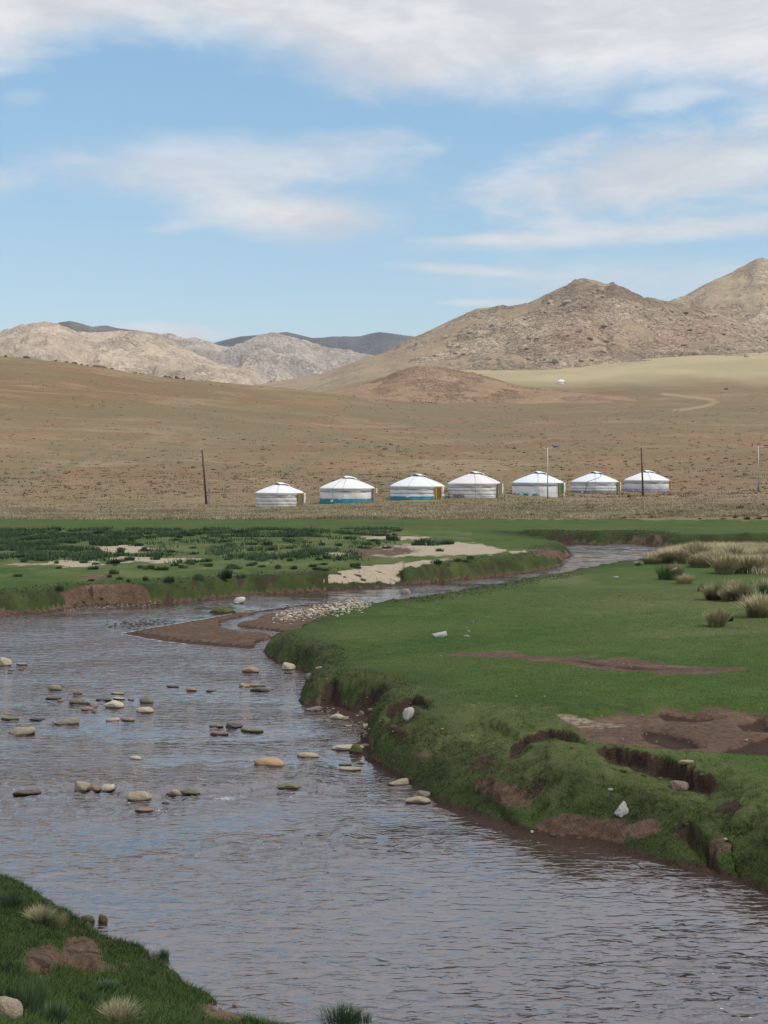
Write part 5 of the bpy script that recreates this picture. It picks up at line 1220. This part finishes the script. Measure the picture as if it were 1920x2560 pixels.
for (px, py, w, h, k, lab) in [(95, 2312, 88, 62, T_FINE[0], 'green gold tussock on the near bank brink at lower left'), (140, 2325, 66, 60, T_FINE[1], 'pinkish dry tussock right of the green gold one on the brink'),
                               (292, 2566, 130, 78, T_FINE[0], 'pale arching tussock at the bottom of the near bank'), (210, 2515, 95, 42, T_SEDGE[0], 'dark blue green tuft left of the pale arching tussock'),
                               (398, 2402, 58, 30, T_SEDGE[0], 'tuft of green sedge hanging over the near brink'), (845, 2568, 120, 50, T_SEDGE[1], 'upright green sedge at the bottom centre in front of the water'),
                               (900, 2560, 80, 40, T_SEDGE[0], 'smaller green sedge right of the upright one at the bottom'), (40, 2530, 150, 110, T_SEDGE[1], 'large dark sedge at the lower left corner'),
                               (15, 2270, 80, 55, T_SEDGE[1], 'dark grass clump at the left edge on the brink'), (120, 2555, 110, 60, T_SEDGE[0], 'dark sedge between the corner boulder and pale tussock'), (20, 2440, 90, 50, T_SEDGE[0], 'grass clump left of the near eroded face'),
                               (250, 2480, 90, 26, T_SEDGE[1], 'short dark grass clump below the bare dirt slope')]:
    clump(k, px, py, w, h, lab, group=GN)
# dark clumps over the left plain; the crowded belts are one mass
def dens(px, py):
    d = .05 + .95 * ((px < 330) & (py > 1338) & (py < 1402)) + .8 * ((py > 1322) & (py < 1343) & (px < 990)) + .55 * ((px > 230) & (px < 900) & (py > 1376) & (py < 1428)) + .3 * ((px < 980) & (py > 1340) & (py < 1376))
    return d * (py < 1475 - .0 * px)
rr = random.Random(12); named = [(145, 1478, 24, 22), (40, 1442, 26, 10), (285, 1436, 26, 18), (272, 1444, 14, 12), (298, 1450, 17, 13), (400, 1426, 40, 14), (320, 1455, 13, 12), (364, 1452, 15, 16), (418, 1457, 32, 20), (230, 1424, 28, 16), (60, 1406, 20, 14), (106, 1403, 18, 16), (280, 1410, 36, 18), (316, 1402, 34, 14), (210, 1408, 26, 12),
                                (120, 1393, 30, 20), (560, 1450, 36, 40), (600, 1447, 26, 16), (498, 1452, 30, 20), (1144, 1407, 22, 12), (1090, 1412, 30, 16), (1070, 1364, 60, 26), (1110, 1362, 50, 20), (1040, 1364, 30, 16), (985, 1352, 40, 20), (820, 1398, 24, 14), (842, 1400, 24, 14), (880, 1398, 26, 12), (572, 1366, 20, 12), (665, 1364, 30, 16), (560, 1356, 40, 12)]
def sedge_lab(px, py, big=False):
    z = 'in the far belt below the green strip' if py < 1345 else ('on the left third of the sandy plain' if px < 400 else ('in the middle of the sandy plain' if px < 760 else 'round the big sand patches by the river bend'))
    if py > 1438: z = 'near the brink of the far left bank'
    s = 'large' if big else 'low'
    return (s + ' dark green sedge clump ' + z, 'grass clump', s + ' sedge clumps ' + z, 'sedge_clump')
n_ = 0
for (px, py, w, h) in named:
    clump(T_FAR[n_ % 4], px, py, w * 1.15, h, *sedge_lab(px, py, True)); n_ += 1
while n_ < 190:
    px, py = rr.uniform(-30, 1180), rr.uniform(1326, 1470)
    if rr.random() > dens(px, py) * (.55 if py < 1402 and px < 330 else 1): continue
    if px > 560 and py > 1440: continue
    w = rr.uniform(14, 38); clump(T_FAR[n_ % 4], px, py, w, rr.uniform(7, 15), *sedge_lab(px, py)); n_ += 1

def scatter_mass(name, label, XY, keep, per, hr, wr, mat, seed, lean=.5, rad=.2, nseg=1):
    X, Y = XY; z, a, b, bank, dm, px, py = ground(X, Y, True); k = keep(X, Y, z, a, b, bank, dm, px, py)
    sel = k > np.random.default_rng(seed).uniform(0, 1, len(X)); X, Y, z, dm, bank = X[sel], Y[sel], z[sel], dm[sel], bank[sel]
    r = np.random.default_rng(seed + 1); n = len(X); i = np.repeat(np.arange(n), per)
    ox, oy = r.normal(0, rad, len(i)), r.normal(0, rad, len(i)); P = np.stack([X[i] + ox, Y[i] + oy, z[i]], -1)
    P[:, 2] = ground(P[:, 0], P[:, 1]) if len(P) < 260000 else P[:, 2]
    h = r.uniform(*hr, len(i)); 
    if callable(wr): w = wr(P[:, 1])
    else: w = np.full(len(i), wr)
    l = r.normal(0, lean, (len(i), 2)) * h[:, None]
    o = link(name, blades(P, h, w, l, mat, seed, nseg, name)); tag(o, label, None, None, 'stuff'); return o
def fan_points(n, px0, px1, Y0, Y1, seed, power=2.0):
    r = np.random.default_rng(seed); u = (r.uniform(px0, px1, n) - 960) / F; t = r.uniform(0, 1, n)
    a = 1 - power; Y = (Y0 ** a + (Y1 ** a - Y0 ** a) * t) ** (1 / a) if abs(a) > 1e-6 else Y0 * (Y1 / Y0) ** t
    return u * Y, Y
scatter_mass('grass', 'short green turf of the right meadow', fan_points(90000, 560, 2000, 17, 50, 701, 1.7), lambda X, Y, z, a, b, bank, dm, px, py: (dm > .06) * (a[:, 2] < .4) * (a[:, 3] < .45) * (a[:, 1] < .4), 3, (.010, .026), lambda Y: .008 * (Y / 20) + .002, G_TURF, 702, 1.0, .05)
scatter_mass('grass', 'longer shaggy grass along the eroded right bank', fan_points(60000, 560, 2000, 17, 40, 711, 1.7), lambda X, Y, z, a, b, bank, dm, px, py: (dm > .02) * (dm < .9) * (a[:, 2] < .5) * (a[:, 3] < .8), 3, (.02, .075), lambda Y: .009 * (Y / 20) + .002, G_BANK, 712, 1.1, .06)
scatter_mass('grass', 'green turf of the near bank', fan_points(42000, -80, 1000, 8.5, 18.5, 721, 1.7), lambda X, Y, z, a, b, bank, dm, px, py: (dm > .02) * (a[:, 2] < .45) * (a[:, 3] < .6), 4, (.025, .075), .0075, G_NEAR, 722, .7, .04)
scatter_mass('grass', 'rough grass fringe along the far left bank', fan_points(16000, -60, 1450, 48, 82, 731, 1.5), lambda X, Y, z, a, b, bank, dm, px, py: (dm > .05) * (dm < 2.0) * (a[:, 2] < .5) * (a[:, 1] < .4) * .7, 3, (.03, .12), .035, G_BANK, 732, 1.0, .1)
scatter_mass('grass', 'dark sedge belts crowding the left plain', fan_points(42000, -60, 1060, 66, 124, 741, 1.3), lambda X, Y, z, a, b, bank, dm, px, py: (dm > .6) * (a[:, 1] < .3) * np.clip(dens(px, py) * 1.0 - .26, 0, 1) * (fbm(X / 2.2, Y / 3.6, 3, 77) > .02), 5, (.10, .30), .06, G_DARK, 742, .4, .22)
scatter_mass('grass', 'turf of the far green bank beyond the river', fan_points(7000, 1310, 2000, 96, 112, 751, 1.2), lambda X, Y, z, a, b, bank, dm, px, py: (dm > .05) * (dm < 2.5), 2, (.04, .10), .06, G_BANK, 752, .7, .15)
scatter_mass('dry_grass', 'pale dry grass belt between the green meadow and the gers', fan_points(30000, -120, 2040, 121, 156, 761, 1.2), lambda X, Y, z, a, b, bank, dm, px, py: sst(1302, 1292, py + 3 * fbm(X / 3, Y / 3, 3, 5)) * sst(1256, 1276, py + 6 * fbm(X / 6, Y / 6, 2, 6)) * (.35 + .65 * (fbm(X / 5, Y / 5, 3, 9) > -.1)), 5, (.07, .27), .085, G_DRY, 762, .45, .22)
scatter_mass('dry_grass', 'sparse olive grass on the ground before the gers', fan_points(16000, -120, 2040, 140, 215, 771, 1.2), lambda X, Y, z, a, b, bank, dm, px, py: (fbm(X / 5, Y / 5, 3, 19) > -.1) * .8, 3, (.03, .11), .10, G_BANK, 772, .4, .3)
scatter_mass('dry_grass', 'feathery straw grass filling between the golden tussocks', fan_points(26000, 1600, 2060, 50, 80, 781, 1.6), lambda X, Y, z, a, b, bank, dm, px, py: np.maximum(np.maximum(pxmask(px, py, [(1625, 1398), (1700, 1372), (1760, 1368), (1960, 1372), (1960, 1436), (1850, 1434), (1800, 1415), (1700, 1406)], 10, 14, fbm(X / 1.2, Y / 1.2, 3, 5), False), .45 * pxmask(px, py, [(1780, 1478), (1840, 1470), (1960, 1470), (1960, 1505), (1840, 1504)], 10, 14, fbm(X / 1.2, Y / 1.2, 3, 5), False)), .6 * pxmask(px, py, [(1850, 1540), (1960, 1510), (1960, 1550), (1880, 1552)], 10, 14, fbm(X / 1.2, Y / 1.2, 3, 5), False)) * (dm > .3), 6, (.16, .48), .022, G_GOLD, 782, .45, .10, 2)
pebbles('rubble', 'tiny pale specks and droppings lying on the right meadow', (lambda P: P)(spots_px(90, lambda r: (r.uniform(760, 1910), r.uniform(1440, 1860)), 31)), (.012, .032), SM['dry'], 31)
pebbles('rubble', 'small dark droppings lying on the right meadow', spots_px(60, lambda r: (r.uniform(800, 1910), r.uniform(1440, 1860)), 32), (.015, .04), SM['clod'], 32)
# shrubs at the right of the dry belt and all over the lower slope
rr = random.Random(21); n_ = 0
for _ in range(60):
    px, py = 1930 - 640 * rr.random() ** 1.4, rr.uniform(1264, 1300)
    clump(T_SHR[n_ % 4] if rr.random() < .5 else T_DRY[n_ % 3], px, py, rr.uniform(12, 26), rr.uniform(7, 13), 'tufty bush in the dry grass belt at the right', 'bush', 'tufty bushes in the dry grass belt', 'bush'); n_ += 1
def shd(px, py):
    d = .9 * math.exp(-((py - 1205) / 26) ** 2) + .5 * math.exp(-((py - 1160) / 30) ** 2) * (px > 560) + .8 * math.exp(-((px - 1000) / 120) ** 2 - ((py - 1110) / 14) ** 2) + .06 + .35 * (px > 1650) * (1140 < py < 1225)
    return min(1, d)
def shrub_lab(px, py):
    z = 'left of the leaning pole' if px < 505 else ('behind the first gers' if px < 1043 else ('behind the middle gers' if px < 1600 else 'right of the plain pole'))
    h = 'higher on the slope ' if py < 1160 else 'at the slope foot '
    return ('small dark shrub ' + h + z, 'shrub', 'shrubs ' + h + z, 'steppe_shrub')
n_ = 0; big = []
while n_ < 262:
    px, py = rr.uniform(-20, 1940), rr.uniform(1090, 1252)
    if rr.random() > shd(px, py): continue
    s_ = rr.uniform(5, 12) if rr.random() < .8 else rr.uniform(11, 17)
    clump(T_SHR[n_ % 4], px, py, s_, rr.uniform(2.6, 4.6), *shrub_lab(px, py)); n_ += 1
def far_mass(name, label, n, fx, hr, w, mat, seed, per=8, rad=.3):
    P = []
    r = random.Random(seed)
    while len(P) < n:
        px, Y = fx(r)
        if px is None: continue
        P.append(((px - 960) / F * Y, Y))
    P = np.array(P); i = np.repeat(np.arange(n), per); q = np.random.default_rng(seed)
    X = P[i, 0] + q.normal(0, rad, len(i)); Y = P[i, 1] + q.normal(0, rad, len(i)); Z = ground(X, Y); h = q.uniform(*hr, len(i))
    o = link(name, blades(np.stack([X, Y, Z], -1), h, np.full(len(i), w), q.normal(0, .8, (len(i), 2)) * h[:, None], mat, seed, 1, name)); tag(o, label, None, None, 'stuff')
def fx(r):
    px, Y = r.uniform(-80, 2000), 175 * (400 / 175) ** r.random()
    return (px, Y) if r.random() < .15 + .85 * math.exp(-((Y - 205) / 40) ** 2) + .3 * (px > 900) * (Y < 300) else (None, 0)
far_mass('undergrowth', 'specks of low scrub scattered over the steppe slope', 1500, fx, (.08, .26), .16, G_SHRUB, 801)
far_mass('dry_grass', 'thin straw tufts scattered over the steppe slope', 3200, lambda r: (r.uniform(-80, 2000), 160 * (430 / 160) ** r.random()), (.05, .22), .14, G_DRY, 803, 6, .5)
# pale stones strewn on the slope
r_ = np.random.default_rng(9); U_ = (r_.uniform(-60, 1980, 620) - 960) / F; YY = 200 * (600 / 200) ** r_.uniform(0, 1, 620) ** .8; XX = U_ * YY
pebbles('rubble', 'small pale stones strewn over the brown slope', np.stack([XX, YY, ground(XX, YY)], -1), (.05, .20), SM['dry'], 11)
pebbles('rubble', 'small brown stones strewn over the slope and knoll foot', (lambda u, y: np.stack([u * y, y, ground(u * y, y)], -1))((r_.uniform(-60, 1980, 900) - 960) / F, 260 * (640 / 260) ** r_.uniform(0, 1, 900)), (.12, .55), SM['red'], 12)
# outcrops along the crest of the brown slope and the knoll
def crest_rock(px, py, wp, hp, col, shp, label, Y, group):
    X = (px - 960) / F * Y; z = float(ground([X], [Y])[0]); w = wp * Y / F; h = hp * Y / F
    z = max(z, 0); o = link('outcrop_rock', stone_mesh(shp, col)); o.location = (X, Y, z + h * .25); o.scale = (w / 2, w * .35, h * .75); o.rotation_euler = (0, random.uniform(-.2, .2), random.uniform(-.5, .5)); tag(o, label, 'rock', group)
M_OUT = rock_hill_material('outcrop_stone', (.17, .125, .09), (.20, .15, .11), (.14, .105, .08), (.06, .045, .035), 2.5, .3)
M_OUTR = rock_hill_material('red_outcrop_stone', (.26, .16, .105), (.30, .19, .13), (.2, .13, .09), (.09, .06, .045), 2.5, .3)
M_OUTG = rock_hill_material('granite_boulder_stone', (.42, .35, .27), (.50, .42, .33), (.38, .32, .25), (.15, .12, .095), 2.5, .3)
_base_attr = [m for m in (M_OUT, M_OUTR, M_OUTG)]
for (px, w, h) in [(14, 10, 5), (66, 16, 7), (72, 8, 5), (140, 8, 5), (166, 12, 6), (186, 16, 7), (204, 8, 5), (218, 10, 6), (240, 16, 7), (252, 22, 9), (262, 12, 7), (280, 12, 6), (336, 10, 5), (352, 16, 6), (368, 12, 6), (414, 18, 9), (424, 14, 8), (442, 18, 9), (458, 16, 6), (340, 9, 6)]:
    Yc_ = 428 + max(0, px - 150) * .06; crest_rock(px, 0, w, h, M_OUT, px % 5, 'dark weathered rock on the crest of the brown slope', Yc_, 'dark rocks along the brown slope crest')
# boulders on the rocky hill
def on_hill(n, fx, seed, smin, smax, mats, label, group, name='hill_boulder'):
    r = random.Random(seed); k = 0; nt, nc = vE.shape[:2]
    while k < n:
        i, j = r.randrange(int(nt * .05), int(nt * .70)), r.randrange(20, nc - 20); p = vE[i, j]; px = 960 + F * p[0] / p[1]
        if not (960 < px < 1960) or rkE[i, j] < fx or r.random() > rkE[i, j]: continue
        s = r.uniform(smin, smax) * (.5 + .6 * r.random() ** 3); o = link(name, stone_mesh(r.randrange(7), r.choice(mats)))
        o.location = (p[0], p[1] - s * .2, p[2] + s * .12); o.scale = (s * r.uniform(.8, 1.5), s, s * r.uniform(.45, .8)); o.rotation_euler = (r.uniform(-.3, .3), r.uniform(-.5, .1), r.uniform(0, 3.1)); q = 'on the left flank' if px < 1250 else ('below the twin summits' if px < 1600 else 'on the right shoulder')
        q2 = 'low ' if i < nt * .3 else 'high '
        tag(o, 'granite boulder ' + q2 + q + ' of the rocky hill', 'boulder', 'boulders ' + q2 + q + ' of the rocky hill'); k += 1
on_hill(230, .35, 5, 1.0, 2.8, [M_OUTG], 'weathered granite boulder on the face of the rocky hill', 'granite boulders on the rocky hill')
for i in range(14):
    px = 958 + i * 5.5; crest_rock(px, 0, random.uniform(7, 15), random.uniform(4, 8), M_OUT, i % 7, 'dark jagged rock at the left end of the reddish knoll', 552, 'jagged rocks on the reddish knoll')
    bpy.data.objects[-1] if False else None
for i in range(16):
    px = 975 + i * 7.5; crest_rock(px, 0, random.uniform(5, 12), random.uniform(2.5, 5), M_OUT if i % 3 else M_OUTR, i % 7, 'low dark ledge rock on the slope below the reddish knoll', 485 - i * 1.2, 'ledge rocks below the reddish knoll')
crest_rock(1815, 0, 12, 5, M_OUT, 1, 'dark far speck alone on the pale plain at the right, shaped as a rock', 640, None)  # far dark animal speck, built with the rock mesh
# litter
M_LIT = simple('white_plastic', (.8, .8, .8), .4, .05)
X_, Y_, Z_ = place(1683, 1440); o = MB().tube([(-.09, 0, 0), (-.05, 0, .0), (.08, 0, .07), (.12, 0, .085)], .035, 8).build('plastic_bottle', M_LIT); o.location = (X_, Y_ - .05, Z_ + .22); tag(o, 'white plastic bottle caught in the dark based tussock', 'bottle')

make_water()

# ------------------------------------------------------------------ the air
def make_haze():
    m = bpy.data.materials.new('haze_air'); m.use_nodes = True; t = m.node_tree; t.nodes.clear()
    o = t.nodes.new('ShaderNodeOutputMaterial'); v = t.nodes.new('ShaderNodeVolumePrincipled')
    v.inputs['Color'].default_value = (.80, .88, 1.0, 1); v.inputs['Density'].default_value = HAZE; v.inputs['Anisotropy'].default_value = 0.0
    t.links.new(v.outputs[0], o.inputs['Volume'])
    ob = MB().box((0, 0, 348.5), (19000, 19000, 703)).build('haze', m, None, False); tag(ob, 'thin pale air haze filling the whole valley', None, None, 'stuff')
HAZE = 5e-5
make_haze()
